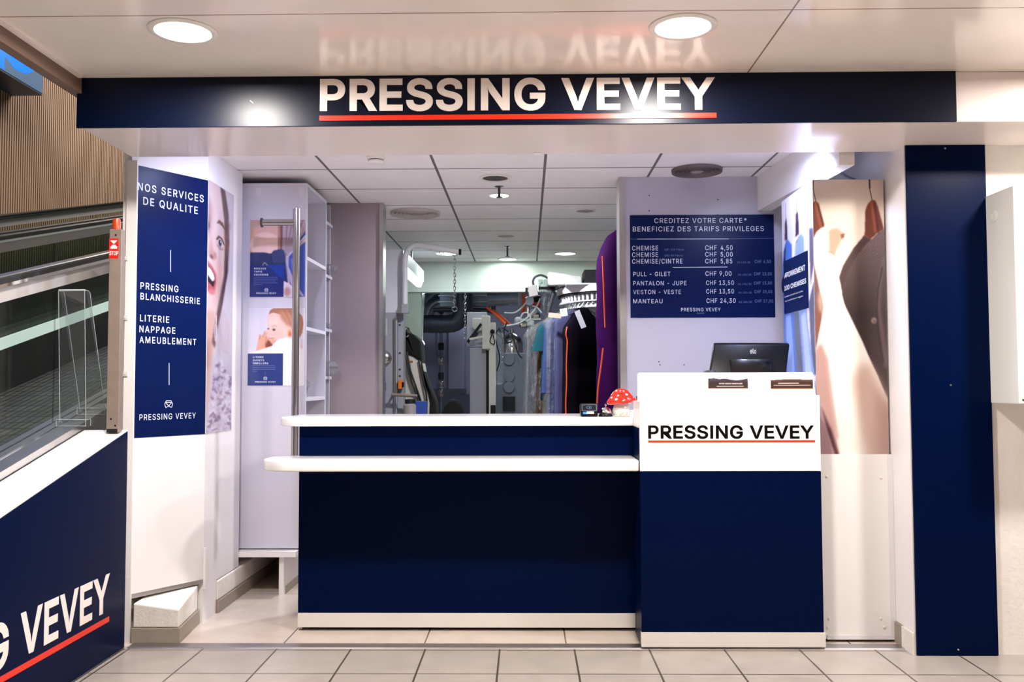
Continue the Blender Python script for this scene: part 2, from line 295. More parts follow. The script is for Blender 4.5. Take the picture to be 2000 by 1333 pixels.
# ------------------------------------------------------------------ lettering
FONT = {'A': '480;17,1 85,1 135,142 343,142 395,1 463,1 275,508 201,507;155,199 239,454 277,331 324,199', 'B': '456;60,1 255,0 301,4 331,12 357,24 387,49 401,69 413,99 418,125 416,163 407,193 392,219 369,242 339,257 314,263 351,282 373,301 390,327 398,361 396,401 390,423 381,441 359,470 331,489 301,501 267,508 60,507;124,59 125,230 247,231 279,228 303,219 319,210 333,196 344,181 354,153 356,137 353,119 342,93 319,72 295,62 263,58;124,287 125,451 249,452 269,449 301,438 312,429 324,415 332,399 336,381 334,351 324,327 313,314 299,302 279,292 255,286', 'C': '510;61,134 77,102 91,80 120,48 137,34 167,15 211,0 263,-7 291,-6 323,0 371,18 409,44 436,72 452,98 468,136 471,161 409,161 397,128 382,104 353,78 325,63 307,58 279,53 251,54 221,59 195,70 173,84 151,105 133,130 118,160 109,194 104,228 104,272 109,314 117,344 125,364 143,394 161,415 181,431 207,445 235,453 251,455 287,455 315,449 337,441 359,427 384,402 398,380 409,348 471,348 468,370 458,398 442,428 428,446 397,475 363,495 325,509 289,515 245,515 203,507 167,493 127,467 99,438 77,406 61,374 47,324 41,276 41,232 47,184', 'D': '502;60,1 239,0 295,9 331,21 369,42 399,69 424,101 444,143 458,201 462,261 456,323 441,373 424,409 408,431 387,453 357,476 313,496 293,502 253,508 60,507;124,59 125,451 241,451 277,445 305,436 333,419 358,395 380,359 390,331 398,287 399,247 394,195 380,151 366,125 343,99 317,80 291,69 269,62 235,58', 'E': '419;60,1 375,1 375,55 127,57 125,228 353,228 355,286 125,286 125,451 371,452 371,508 60,507', 'F': '410;60,1 124,1 125,220 345,221 345,278 125,279 125,451 367,452 369,507 60,507', 'G': '520;61,134 78,98 90,80 117,50 155,22 179,10 203,2 251,-6 305,-4 327,0 357,10 377,19 405,38 425,57 442,76 456,100 466,122 472,144 477,180 477,255 283,255 283,200 413,199 412,168 406,144 392,116 378,98 355,78 333,65 309,57 281,53 251,54 209,64 185,76 162,94 137,124 118,160 109,194 104,228 104,280 109,314 117,344 125,364 143,394 160,414 183,433 207,445 235,453 259,456 287,455 325,445 351,431 378,406 394,382 409,349 473,349 468,374 458,400 444,424 428,446 401,471 363,495 323,509 287,515 243,515 201,507 165,493 123,465 93,432 71,396 59,368 47,326 41,278 41,230 47,180', 'H': '517;60,1 124,1 124,231 391,232 392,1 456,1 455,508 392,507 391,289 125,290 124,507 61,508', 'I': '190;62,1 128,1 128,507 62,507', 'J': '396;44,80 61,48 92,19 122,4 164,-6 206,-6 246,3 280,21 297,36 311,52 325,78 331,96 336,138 335,508 274,509 271,138 267,108 255,82 238,66 212,53 184,50 150,56 124,72 108,94 100,120 97,172 34,173 34,124', 'L': '393;60,1 361,1 361,55 127,57 123,508 60,507', 'M': '628;60,1 122,1 121,431 165,305 285,3 341,0 460,301 505,432 504,1 567,0 567,508 476,507 348,177 315,74 277,187 152,507 61,508', 'N': '523;60,1 125,1 125,301 121,428 196,299 386,1 463,1 463,507 398,507 398,181 401,81 349,173 137,507 61,508', 'O': '533;60,136 75,106 88,84 120,48 135,35 163,18 185,8 211,0 249,-6 271,-7 323,0 367,16 409,44 440,76 456,100 468,124 480,156 486,178 492,228 492,286 480,352 458,404 430,444 399,473 367,493 331,507 289,515 245,515 203,507 167,493 129,468 101,440 77,406 59,368 47,324 41,276 41,232 47,184;118,160 109,194 105,224 103,256 107,302 113,332 125,364 140,390 160,414 181,431 207,445 237,453 273,456 309,450 335,441 361,425 379,408 400,380 420,334 428,296 430,250 426,200 416,162 400,128 373,94 349,76 313,59 277,53 251,54 227,58 195,70 161,94 133,130', 'P': '445;60,1 124,1 125,185 257,186 303,195 331,206 355,223 375,243 390,265 401,295 408,327 408,365 404,391 394,421 377,449 355,472 333,487 303,500 257,508 60,507;125,243 125,452 241,452 263,450 295,440 320,421 333,401 339,385 344,365 344,335 340,311 334,295 326,281 313,267 289,252 259,244 243,242', 'Q': '533;59,141 79,99 105,63 133,37 169,14 207,0 261,-7 309,-3 357,10 401,-48 467,-47 404,39 442,79 464,115 482,163 492,223 492,281 486,329 472,375 464,393 442,429 415,459 383,484 347,502 297,514 255,515 205,508 168,493 133,472 105,445 81,413 61,373 49,333 41,277 41,231 47,183;119,159 109,195 105,223 103,255 107,301 113,331 125,363 142,393 161,415 183,432 211,446 239,454 273,456 303,452 333,442 359,426 379,408 404,373 420,335 428,295 430,251 426,199 416,161 398,125 373,94 365,90 313,158 247,159 318,61 295,55 267,53 223,59 193,71 162,93 139,121', 'R': '449;60,1 124,1 125,197 241,198 250,193 352,1 427,1 314,209 335,218 357,232 384,261 401,297 409,339 408,379 395,423 374,457 359,471 335,488 305,500 263,508 60,507;124,257 125,452 241,452 265,450 297,440 313,430 325,418 334,405 342,383 345,343 342,321 334,301 325,288 311,274 287,262 257,256', 'S': '447;46,94 67,56 83,38 101,23 141,4 187,-7 243,-9 277,-4 299,1 325,11 349,25 380,54 400,90 406,110 408,132 408,152 402,182 392,202 380,218 357,239 319,261 281,275 197,298 157,314 139,326 127,338 119,352 115,368 116,390 121,404 128,418 144,434 175,451 195,456 221,459 251,457 269,453 303,437 316,426 326,412 333,396 337,380 399,378 397,404 386,434 370,458 347,479 309,501 265,513 205,515 155,505 113,485 83,458 69,438 61,422 52,384 53,356 60,326 75,301 97,280 125,262 157,248 257,219 291,207 313,195 331,180 342,162 345,138 342,114 330,92 307,71 285,60 255,51 217,49 175,56 141,71 128,82 115,100 103,137 39,137 41,116', 'T': '449;193,1 257,1 257,451 415,452 417,507 32,507 33,452 191,452', 'U': '517;71,109 84,81 95,65 127,32 169,8 221,-6 277,-8 297,-6 331,2 349,8 375,22 397,38 413,54 440,93 451,125 456,151 457,507 395,509 392,173 390,149 382,123 361,92 349,80 331,68 299,56 259,52 217,56 183,70 169,80 153,95 135,125 126,153 124,179 124,507 61,509 60,169 62,141', 'V': '480;203,3 278,1 461,508 394,507 287,199 241,55 198,191 85,507 17,507', 'X': '474;19,1 92,1 198,153 237,217 272,159 381,1 455,1 276,263 445,507 373,508 270,359 237,304 202,365 105,507 31,508 200,261', 'Z': '438;42,1 399,1 399,55 116,57 172,133 394,457 397,463 395,508 40,507 41,452 321,453 279,393 45,51 42,45', '0': '453;68,114 76,94 94,62 117,35 131,23 157,8 193,-4 241,-6 267,-2 293,6 323,24 339,38 359,62 383,110 399,172 405,246 401,320 390,378 369,428 357,448 337,472 311,493 287,505 259,513 227,516 187,511 157,501 131,485 114,470 92,442 76,412 62,374 52,324 48,282 48,226 52,182 58,150;128,128 118,162 112,196 109,268 116,338 132,390 154,426 167,438 185,450 203,457 217,459 241,459 263,453 289,436 309,412 325,380 337,334 343,280 343,228 337,174 325,128 308,94 283,68 261,55 233,50 205,52 173,66 148,90', '1': '453;76,1 391,1 389,54 277,55 275,508 197,508 86,427 87,359 205,446 212,57 77,54', '2': '453;64,1 390,1 389,56 155,56 317,235 356,287 374,325 379,349 381,381 378,405 370,429 357,451 337,475 321,488 295,502 265,512 231,516 195,513 169,507 135,492 111,473 95,455 80,431 68,393 67,362 127,363 132,399 142,419 153,433 169,446 181,452 217,460 257,455 277,447 291,438 303,425 314,407 319,387 320,369 314,333 301,309 281,281 65,49', '3': '453;52,90 63,68 74,52 91,36 109,22 149,4 173,-3 201,-6 251,-5 293,6 331,25 353,44 363,56 383,90 389,110 393,134 391,168 387,186 371,222 345,253 311,275 283,285 263,289 222,290 372,460 372,508 70,508 71,452 287,452 158,300 157,250 239,245 263,239 287,227 306,210 317,194 325,174 329,142 324,110 307,83 281,63 243,52 217,50 193,52 165,59 149,67 129,85 120,96 114,108 109,131 45,131 46,112', '4': '453;40,107 281,106 282,1 343,1 343,105 413,106 413,161 343,163 342,317 282,317 281,162 111,162 305,499 309,508 246,507 40,159', '5': '453;68,88 77,70 90,50 119,24 139,12 163,2 205,-6 253,-4 293,7 313,18 333,32 362,64 375,88 385,116 390,140 391,174 387,202 379,230 366,258 346,284 323,305 299,319 273,328 249,333 217,333 199,331 163,319 137,302 151,451 365,452 365,509 96,508 68,254 75,252 127,246 153,263 191,275 227,277 261,269 277,261 293,249 313,222 325,188 327,150 321,120 304,88 281,67 251,53 231,50 211,50 191,54 167,64 150,76 134,94 128,106 121,130 61,130 62,108', '6': '453;74,98 86,72 98,54 129,24 165,4 211,-6 259,-4 297,7 333,30 351,48 365,68 379,96 385,120 389,142 389,172 379,218 369,240 355,262 337,281 319,293 299,303 273,311 239,314 217,313 201,309 177,298 321,509 253,509 110,298 80,240 66,192 64,146;134,110 128,128 125,152 126,176 130,194 138,214 146,226 159,241 173,251 189,259 213,265 235,265 251,263 269,257 283,249 299,235 309,222 319,204 325,182 328,160 325,132 319,112 307,90 291,71 277,61 261,54 241,49 213,49 193,54 175,62 159,74 148,86', '7': '453;98,1 166,1 390,447 389,508 62,507 63,452 323,451', '8': '453;60,88 66,74 81,53 93,40 117,22 135,12 161,2 209,-6 263,-4 291,2 313,10 353,34 368,48 381,66 395,96 400,122 400,156 391,186 378,212 359,234 335,252 300,266 333,281 360,308 376,340 382,370 379,406 367,440 347,468 319,491 291,505 261,513 229,516 193,513 161,505 133,491 113,476 91,450 78,426 71,394 71,368 76,340 92,308 108,290 129,276 152,266 123,255 103,243 80,220 68,202 58,178 52,148 52,122;120,108 116,124 116,150 120,170 128,186 140,202 153,213 169,223 191,231 213,235 239,235 263,231 279,225 297,215 312,202 327,180 333,164 336,146 335,122 332,108 324,92 311,77 299,68 283,59 265,53 241,50 211,50 173,58 157,66 141,77 128,92;138,344 134,360 133,382 140,412 149,426 161,439 191,455 211,459 235,460 255,457 273,451 289,441 299,432 308,420 316,402 319,384 319,366 315,348 309,334 289,310 273,300 259,294 235,290 219,290 203,292 183,298 165,308 154,318', '9': '453;131,1 201,1 339,205 367,257 381,295 388,325 389,361 383,395 374,423 353,457 331,480 309,495 275,509 241,515 211,515 179,509 145,496 119,477 100,459 84,435 70,401 64,357 68,309 74,289 84,267 109,235 127,220 149,208 189,197 217,194 239,196 259,202 275,211;134,305 126,341 126,365 130,387 138,407 148,423 163,438 177,448 195,456 213,460 251,458 269,452 283,444 299,429 311,413 319,397 325,377 328,353 325,325 319,305 311,289 299,273 279,257 265,250 243,244 211,244 193,249 173,258 155,273 142,289', ',': '188;38,-118 85,-118 135,66 67,70', '-': '453;114,189 335,188 337,243 115,244', '/': '249;14,-75 69,-76 234,529 179,533', '*': '453;90,314 114,273 204,330 201,224 248,223 246,330 336,273 361,314 266,366 362,416 336,458 246,401 250,508 202,509 204,401 114,458 90,416 185,366', ':': '188;52,27 61,11 77,0 93,-4 111,-2 125,6 137,23 141,39 139,55 133,67 119,81 101,87 83,85 65,75 54,61 50,45;52,301 61,287 79,274 95,271 113,274 128,285 138,299 141,315 139,331 131,345 117,357 101,362 79,359 63,348 52,333 50,319', '.': '188;52,27 61,11 77,0 93,-4 111,-2 125,6 137,23 141,39 139,55 133,67 119,81 101,87 83,85 65,75 54,61 50,45', 'Y': '472;203,1 268,1 268,209 453,508 380,507 277,339 237,264 204,325 92,507 17,507 203,209', 'a': '389;37,66 49,42 67,22 93,5 121,-4 145,-8 167,-9 207,-2 229,8 247,20 273,52 277,0 336,0 336,270 332,294 326,312 316,330 301,348 281,363 255,375 217,383 187,384 155,381 119,371 87,353 67,334 51,312 42,292 99,274 111,292 121,305 135,315 155,325 193,331 219,329 233,325 251,315 266,298 274,276 275,252 270,238 253,230 125,211 93,201 64,184 43,160 33,134 31,94;95,84 92,100 95,124 103,139 121,153 157,165 233,176 259,182 273,188 275,132 270,106 254,80 229,60 213,52 189,46 163,45 143,48 125,54 109,64', 'b': '424;53,1 112,0 114,59 143,25 156,14 172,4 192,-4 216,-8 244,-8 268,-4 292,4 325,25 354,57 376,99 388,151 390,177 388,227 376,277 364,305 346,331 328,350 312,361 288,374 262,381 220,384 196,381 172,373 154,361 138,346 119,321 114,507 54,509;125,115 115,155 113,185 114,213 123,259 135,283 143,295 170,318 188,325 208,329 246,327 264,321 280,312 298,293 312,271 322,241 328,199 327,161 322,137 314,113 298,85 278,64 256,52 226,47 202,48 180,54 158,68 139,89', 'c': '396;49,101 66,67 93,34 127,10 157,-2 191,-8 239,-6 279,6 313,26 332,45 346,63 358,87 361,103 305,117 298,99 286,81 271,66 255,56 237,50 211,46 185,48 165,54 147,64 131,79 113,107 104,129 98,155 97,203 103,241 115,273 133,299 147,312 163,321 183,328 203,330 231,328 251,322 269,311 283,298 296,281 303,262 360,277 354,299 339,323 319,345 293,363 259,377 229,383 189,384 163,379 131,368 107,353 82,331 65,307 49,275 40,247 34,207 34,169 40,129', 'd': '424;49,99 63,69 89,34 111,16 149,-2 181,-8 201,-8 225,-6 245,0 277,21 309,59 313,0 372,1 371,508 313,509 309,319 281,352 259,369 237,379 205,384 175,383 137,374 107,357 79,331 62,307 49,279 36,229 34,169 39,135;108,117 100,145 96,175 98,223 105,251 112,271 131,299 147,313 161,321 193,329 217,329 237,325 255,318 269,308 286,289 300,263 308,235 312,201 311,171 306,135 296,107 280,81 259,62 239,52 209,47 185,48 161,56 139,70 120,93', 'e': '404;49,101 64,69 91,36 117,16 131,8 159,-2 195,-8 245,-6 283,5 321,26 342,47 352,61 362,81 363,91 307,105 288,75 275,64 257,54 221,46 201,46 177,50 161,56 143,67 121,89 110,107 102,127 96,167 369,169 371,203 366,253 352,295 334,325 309,350 285,366 255,378 225,383 189,384 161,379 129,368 103,351 80,329 64,307 49,275 40,247 35,207 34,169 38,137;96,223 100,247 108,269 119,287 131,301 149,315 165,323 189,329 205,330 221,329 245,323 263,313 278,301 290,285 298,269 306,243 308,223', 'é': '404;49,101 64,69 91,36 117,16 131,8 159,-2 195,-8 245,-6 283,5 321,26 342,47 352,61 362,81 363,91 307,105 288,75 275,64 257,54 221,46 201,46 177,50 161,56 143,67 121,89 110,107 102,127 96,167 369,169 371,203 366,253 352,295 334,325 309,350 285,366 255,378 225,383 189,384 161,379 129,368 103,351 80,329 64,307 49,275 40,247 35,207 34,169 38,137;96,223 100,247 108,269 119,287 131,301 149,315 165,323 189,329 205,330 221,329 245,323 263,313 278,301 290,285 298,269 306,243 308,223;178,431 227,429 292,529 225,529', 'f': '254;80,1 141,1 141,325 225,327 227,379 141,381 141,419 145,443 156,461 173,471 199,474 227,469 242,519 235,524 203,530 177,530 153,526 125,514 103,495 87,469 81,443 79,380 7,379 7,327 79,327', 'g': '425;51,-70 60,-86 75,-103 89,-116 107,-128 141,-142 187,-150 243,-148 285,-138 303,-130 323,-118 348,-94 364,-64 372,-24 371,379 313,378 313,320 286,348 263,367 239,379 203,384 163,381 127,369 97,349 71,320 54,292 43,260 36,230 34,198 36,152 43,122 55,90 67,70 89,44 117,24 151,10 187,5 217,6 237,10 253,16 279,34 305,66 311,-14 304,-48 292,-66 271,-82 239,-94 195,-97 159,-90 131,-75 101,-41;106,128 101,148 96,178 99,226 108,262 118,282 131,298 147,313 165,323 179,327 203,330 221,329 245,323 263,313 277,301 290,284 302,260 310,230 312,206 312,172 305,136 294,108 278,86 255,70 233,62 207,59 177,62 155,70 137,82 121,100', 'h': '410;53,1 114,1 114,229 117,259 129,287 148,309 176,324 202,329 230,327 254,319 272,305 286,285 294,259 296,237 296,1 357,1 357,259 352,289 342,319 322,348 294,369 260,381 226,384 190,380 158,366 133,345 114,317 114,507 53,507', 'i': '167;53,1 114,1 112,380 54,380;44,469 50,458 66,446 78,443 96,444 108,450 121,463 126,481 125,495 117,509 102,520 88,524 68,521 55,513 44,497 41,481', 'l': '189;59,45 74,21 90,8 104,2 126,-2 146,-2 170,0 180,2 170,53 142,52 132,54 121,61 115,77 114,507 54,509 53,81', 'm': '610;53,1 114,1 114,241 117,267 127,291 147,313 170,325 196,330 224,327 246,317 260,303 272,279 274,263 274,1 335,1 335,247 339,275 349,297 368,316 394,328 422,330 450,325 472,314 486,297 493,281 496,261 496,1 556,0 557,269 550,307 534,339 516,359 490,375 452,386 422,386 388,378 358,362 337,343 318,311 302,343 277,369 258,380 246,383 212,386 180,379 154,366 127,339 114,314 112,379 54,380', 'n': '410;53,1 114,1 114,229 117,259 129,287 148,309 176,324 202,329 230,327 254,319 272,305 286,285 294,259 296,237 296,1 357,1 357,249 354,279 346,309 336,329 322,347 304,363 274,378 246,384 214,384 190,380 162,368 142,354 127,337 114,314 111,379 53,379', 'o': '415;49,101 66,67 93,34 127,10 157,-2 191,-8 239,-6 275,4 307,22 336,49 357,81 372,117 380,159 380,205 376,243 366,277 344,317 323,341 299,360 271,374 241,382 199,384 171,381 139,371 107,353 82,331 65,307 49,275 40,247 34,207 34,169 40,129;108,117 100,145 96,173 99,221 104,247 113,269 133,299 147,312 163,321 195,329 219,329 241,325 271,310 288,293 304,267 314,237 319,199 318,161 312,131 302,105 286,81 271,66 245,52 219,47 185,48 161,56 140,71 121,93', 'p': '424;53,-142 114,-142 114,58 148,21 172,4 204,-6 244,-8 280,0 316,18 346,46 370,84 382,118 390,166 390,202 384,250 370,292 354,320 324,353 300,368 274,379 250,383 218,384 194,381 172,373 156,363 139,348 119,320 112,379 53,378;125,114 115,154 113,206 117,236 123,258 131,276 143,294 160,311 172,319 186,325 208,329 234,329 254,325 272,317 286,307 305,284 316,260 324,232 328,198 326,158 322,136 312,108 296,82 280,66 260,54 236,48 204,48 178,55 154,71 139,88', 'r': '259;53,1 114,1 114,239 115,255 121,275 140,301 166,318 198,326 243,323 244,383 196,384 164,374 135,353 114,321 111,379 53,379', 's': '365;42,71 58,43 87,16 121,0 165,-8 217,-6 249,2 285,20 309,43 319,57 327,77 331,113 325,143 307,171 287,187 263,199 231,209 167,224 139,234 123,244 115,253 110,265 109,277 114,299 127,313 147,325 177,332 207,331 235,322 253,305 269,278 323,290 321,299 309,325 299,339 283,356 253,373 211,383 165,383 135,378 105,365 87,354 73,340 56,317 48,287 48,257 54,235 66,215 81,200 103,186 133,174 231,150 247,142 257,133 265,119 268,101 265,87 257,73 235,56 213,49 185,45 153,48 135,54 117,66 104,81 93,106 37,94', 't': '227;71,53 81,35 93,21 103,12 123,3 153,-4 175,-4 199,-2 213,3 201,53 165,50 145,54 133,65 127,83 126,325 203,328 204,377 126,381 126,469 65,470 65,381 7,380 7,327 63,327 65,87', 'u': '410;63,72 75,48 96,24 118,9 144,-1 168,-5 196,-5 236,5 268,25 286,46 298,67 300,0 356,0 356,379 296,378 296,150 292,120 281,92 261,70 234,55 208,51 184,51 158,59 138,74 123,96 117,114 114,142 114,378 54,379 53,132 55,104', 'v': '389;20,373 162,1 226,1 371,379 306,380 222,149 194,60 171,139 84,379 18,380', 'z': '380;42,1 339,1 339,55 129,56 331,329 332,379 48,379 49,323 253,323 43,47', 'è': '404;49,101 64,69 91,36 117,16 131,8 159,-2 195,-8 245,-6 283,5 321,26 342,47 352,61 362,81 363,91 307,105 288,75 275,64 257,54 221,46 201,46 177,50 161,56 143,67 121,89 110,107 102,127 96,167 369,169 371,203 366,253 352,295 334,325 309,350 285,366 255,378 225,383 189,384 161,379 129,368 103,351 80,329 64,307 49,275 40,247 35,207 34,169 38,137;96,223 100,247 108,269 119,287 131,301 149,315 165,323 189,329 205,330 221,329 245,323 263,313 278,301 290,285 298,269 306,243 308,223;115,529 179,430 227,429 181,529'}
_fc = {}
def fatten(loop, d):
    n = len(loop); out = []
    for i in range(n):
        p0, p, p1 = loop[i-1], loop[i], loop[(i+1) % n]
        e0 = (p-p0).normalized(); e1 = (p1-p).normalized()
        n0 = Vector((e0.y, -e0.x, 0)); n1 = Vector((e1.y, -e1.x, 0)); m_ = n0+n1
        if m_.length < 1e-4: m_ = n0.copy()
        m_.normalize(); out.append(p+m_*d/max(0.5, m_.dot(n0)))
    return out
def glyphs(txt, bold, track=0.0):
    """letter shapes from the outlines above, thickened by `bold` and triangulated"""
    k = (txt, bold, track)
    if k in _fc: return _fc[k]
    vs, fs, x = [], [], 0.0
    gap = bold*900+track*1000
    for c in txt:
        if c == ' ': x += 205+gap; continue
        if c not in FONT: c = '-'
        parts = FONT[c].split(';')
        loops = [[Vector((int(p.split(',')[0])/1000.0, int(p.split(',')[1])/1000.0, 0)) for p in q.split(' ')] for q in parts[1:]]
        if bold: loops = [fatten(l, bold) for l in loops]
        flat = [p for l in loops for p in l]
        tri = mathutils.geometry.tessellate_polygon(loops)
        n = len(vs); vs += [Vector((p.x+x/1000.0, p.y, 0)) for p in flat]; fs += [tuple(i+n for i in t) for t in tri]
        x += int(parts[0])+gap
    _fc[k] = (vs, fs); return _fc[k]
def caph(b): return (-b, 0.507+b)
def put_text(mb, txt, P0, P1, up, cap, n, bold=0.0, lift=0.0012, depth=0.0, track=0.0):
    """fit txt between baseline points P0..P1 with the given cap height; n is the outward normal"""
    vs, fs = glyphs(txt, bold, track)
    if not vs: return
    mb.mark()
    x0 = min(v.x for v in vs); x1 = max(v.x for v in vs); h0, h1 = caph(bold)
    P0 = Vector(P0); P1 = Vector(P1); up = Vector(up).normalized(); n = Vector(n).normalized()
    ax = P1-P0
    q = [P0+ax*((v.x-x0)/(x1-x0))+up*((v.y-h0)/(h1-h0)*cap)+n*lift for v in vs]
    if depth > 0:
        k = len(q); cnt = {}
        for f in fs:
            for i in range(len(f)):
                e = tuple(sorted((f[i], f[(i+1) % len(f)]))); cnt[e] = cnt.get(e, 0)+1
        rim = [e for e in cnt if cnt[e] == 1]
        mb.add(q+[p-n*depth for p in q], list(fs)+[(b, a, a+k, b+k) for a, b in rim])
    else: mb.add(q, fs)
def px_text(mb, txt, a, b, capx, P, n, bold=0.0, lift=0.0012, depth=0.0, track=0.0):
    """text between two points of the photograph on the plane (P, n); capx = cap height in pixels"""
    n = Vector(n).normalized()
    p0 = on_plane(a[0], a[1], P, n); p1 = on_plane(b[0], b[1], P, n)
    pt = on_plane(a[0], a[1]-capx, P, n)
    put_text(mb, txt, p0, p1, Vector((0, 0, 1)), (pt-p0).length, n, bold, lift, depth, track)
def stroke(mb, pts, wid, P, n, lift=0.0012):
    if mb.marks: mb.mark()
    n = Vector(n).normalized()
    for a, b in zip(pts[:-1], pts[1:]):
        p = on_plane(a[0], a[1], P, n)+n*lift; q = on_plane(b[0], b[1], P, n)+n*lift
        t = (q-p).normalized(); s_ = n.cross(t)*wid/2; e = t*wid*0.4
        mb.quad(p-e-s_, q+e-s_, q+e+s_, p-e+s_)

# ------------------------------------------------------------------ printed pictures (colour held in a fine vertex grid)
class Canvas:
    def __init__(s, x0, y0, x1, y1, nx, ny):
        s.nx, s.ny = nx, ny
        s.X, s.Y = np.meshgrid(np.linspace(x0, x1, nx), np.linspace(y0, y1, ny))
        s.sx = (x1-x0)/nx
        s.c = np.zeros((ny, nx, 3))
    def blur(s, m, r):
        k = max(1, int(round(r/s.sx)))
        for ax in (0, 1):
            for _ in range(2):
                p = np.pad(m, [(k, k) if a == ax else (0, 0) for a in (0, 1)], mode='edge')
                cs = np.cumsum(p, axis=ax); z = np.zeros_like(np.take(cs, [0], axis=ax)); cs = np.concatenate([z, cs], axis=ax)
                n = m.shape[ax]
                m = (np.take(cs, range(2*k+1, 2*k+1+n), axis=ax)-np.take(cs, range(0, n), axis=ax))/(2*k+1)
        return m
    def paint(s, m, col, a=1.0):
        col = np.asarray(col, float); m = (m*a)[..., None]; s.c = s.c*(1-m)+col*m
    def fill(s, col): s.c[:] = np.asarray(col, float)
    def vgrad(s, c0, c1, m=None):
        t = ((s.Y-s.Y.min())/(s.Y.max()-s.Y.min()))[..., None]; g = np.asarray(c0, float)*(1-t)+np.asarray(c1, float)*t
        s.c = g if m is None else s.c*(1-m[..., None])+g*m[..., None]
    def mpoly(s, pts, soft=0):
        m = np.zeros_like(s.X, bool); n = len(pts)
        for i in range(n):
            (xa, ya), (xb, yb) = pts[i], pts[(i+1) % n]
            if ya == yb: continue
            c = (s.Y >= min(ya, yb)) & (s.Y < max(ya, yb)); xi = xa+(s.Y-ya)*(xb-xa)/(yb-ya)
            m ^= c & (s.X < xi)
        m = m.astype(float)
        return s.blur(m, soft) if soft else m
    def poly(s, pts, col, soft=0, a=1.0): s.paint(s.mpoly(pts, soft), col, a)
    def mell(s, cx, cy, rx, ry, rot=0, soft=0):
        t = math.radians(rot); dx, dy = s.X-cx, s.Y-cy
        u = (dx*math.cos(t)+dy*math.sin(t))/rx; v = (-dx*math.sin(t)+dy*math.cos(t))/ry
        m = (u*u+v*v < 1).astype(float)
        return s.blur(m, soft) if soft else m
    def ell(s, cx, cy, rx, ry, col, rot=0, soft=0, a=1.0): s.paint(s.mell(cx, cy, rx, ry, rot, soft), col, a)
    def line(s, pts, wdt, col, soft=0, a=1.0):
        m = np.zeros_like(s.X)
        for (xa, ya), (xb, yb) in zip(pts[:-1], pts[1:]):
            L = (xb-xa)**2+(yb-ya)**2+1e-9; t = np.clip(((s.X-xa)*(xb-xa)+(s.Y-ya)*(yb-ya))/L, 0, 1)
            d = np.hypot(s.X-xa-t*(xb-xa), s.Y-ya-t*(yb-ya)); m = np.maximum(m, np.clip((wdt/2-d)/s.sx+0.5, 0, 1))
        s.paint(s.blur(m, soft) if soft else m, col, a)
    def mesh(s, name, TL, TR, BL, BR, parent, rough=0.35, n=None, lift=0.0, gain=1.0):
        TL, TR, BL, BR = [Vector(p) for p in (TL, TR, BL, BR)]
        r = parent
        while r.parent: r = r.parent
        o0 = r.location
        uu, vv = np.meshgrid(np.linspace(0, 1, s.nx), np.linspace(0, 1, s.ny))
        A = [np.array(p-o0) for p in (TL, TR, BL, BR)]
        co = (1-uu)[..., None]*(1-vv)[..., None]*A[0]+uu[..., None]*(1-vv)[..., None]*A[1]+(1-uu)[..., None]*vv[..., None]*A[2]+uu[..., None]*vv[..., None]*A[3]
        if n is not None: co = co+np.array(Vector(n).normalized())*lift
        idx = np.arange(s.nx*s.ny).reshape(s.ny, s.nx)
        f = np.stack([idx[1:, :-1], idx[1:, 1:], idx[:-1, 1:], idx[:-1, :-1]], -1).reshape(-1, 4)
        me = bpy.data.meshes.new(name); me.from_pydata(co.reshape(-1, 3).tolist(), [], f.tolist())
        ca = me.color_attributes.new('ink', 'FLOAT_COLOR', 'POINT')
        l = lin(np.clip(s.c*gain, 0, 255)).reshape(-1, 3); d = np.concatenate([l, np.ones((len(l), 1))], 1).astype(np.float32)
        ca.data.foreach_set('color', d.ravel())
        me.materials.append(printmat('printed_sheet_%d' % int(rough*100), rough))
        o = bpy.data.objects.new(name, me); COL.objects.link(o); o.parent = parent
        return o

# ================================================================== SETTING
# floors
o = MB().box(-2.06, 5.0, -4.0, 4.765, -0.06, 0.0).build('floor', M_floor, origin=(0, 0, 0)); struct(o)
o = MB().box(-2.115, 2.6, 4.765, 14.2, -0.06, 0.0).build('floor_shop', M_floor_in, origin=(0, 0, 0)); struct(o)
m = MB().prism([(4.752, 0.0), (4.760, 0.006), (4.835, 0.006), (4.842, 0.0)], 'x', -2.05, 1.93)
o = struct(m.build('trim_threshold', M_alu, origin=(0, 4.8, 0)))
# outer ceiling and its lowered edge on the left
o = struct(MB().box(-2.075, 5.0, -4.0, 4.79, ZO, ZO+0.08).build('ceiling', M_ceil_out, origin=(0, 0, ZO)))
o = struct(MB().box(-2.13, -2.077, -4.0, 4.30, ZO-0.075, ZO+0.35).build('trim_ceiling_edge', M_taupe, origin=(-2.1, 0, ZO)))
o = struct(MB().box(-2.09, -2.060, -4.0, 4.19, ZO-0.012, ZO-0.0005).build('trim_ceiling_angle', M_soffit, origin=(-2.07, 0, ZO)))
# header over the opening
o = struct(MB().box(-2.08, 5.0, 4.235, 4.785, 2.552, ZO-0.0008).build('wall_header', M_soffit, origin=(0, 4.5, 2.55), bevel=0.002))
# shop ceiling
o = struct(MB().box(-2.115, 2.3, 4.785, 10.30, ZI, ZI+0.06).build('ceiling_shop', M_ceil_in, origin=(0, 0, ZI)))
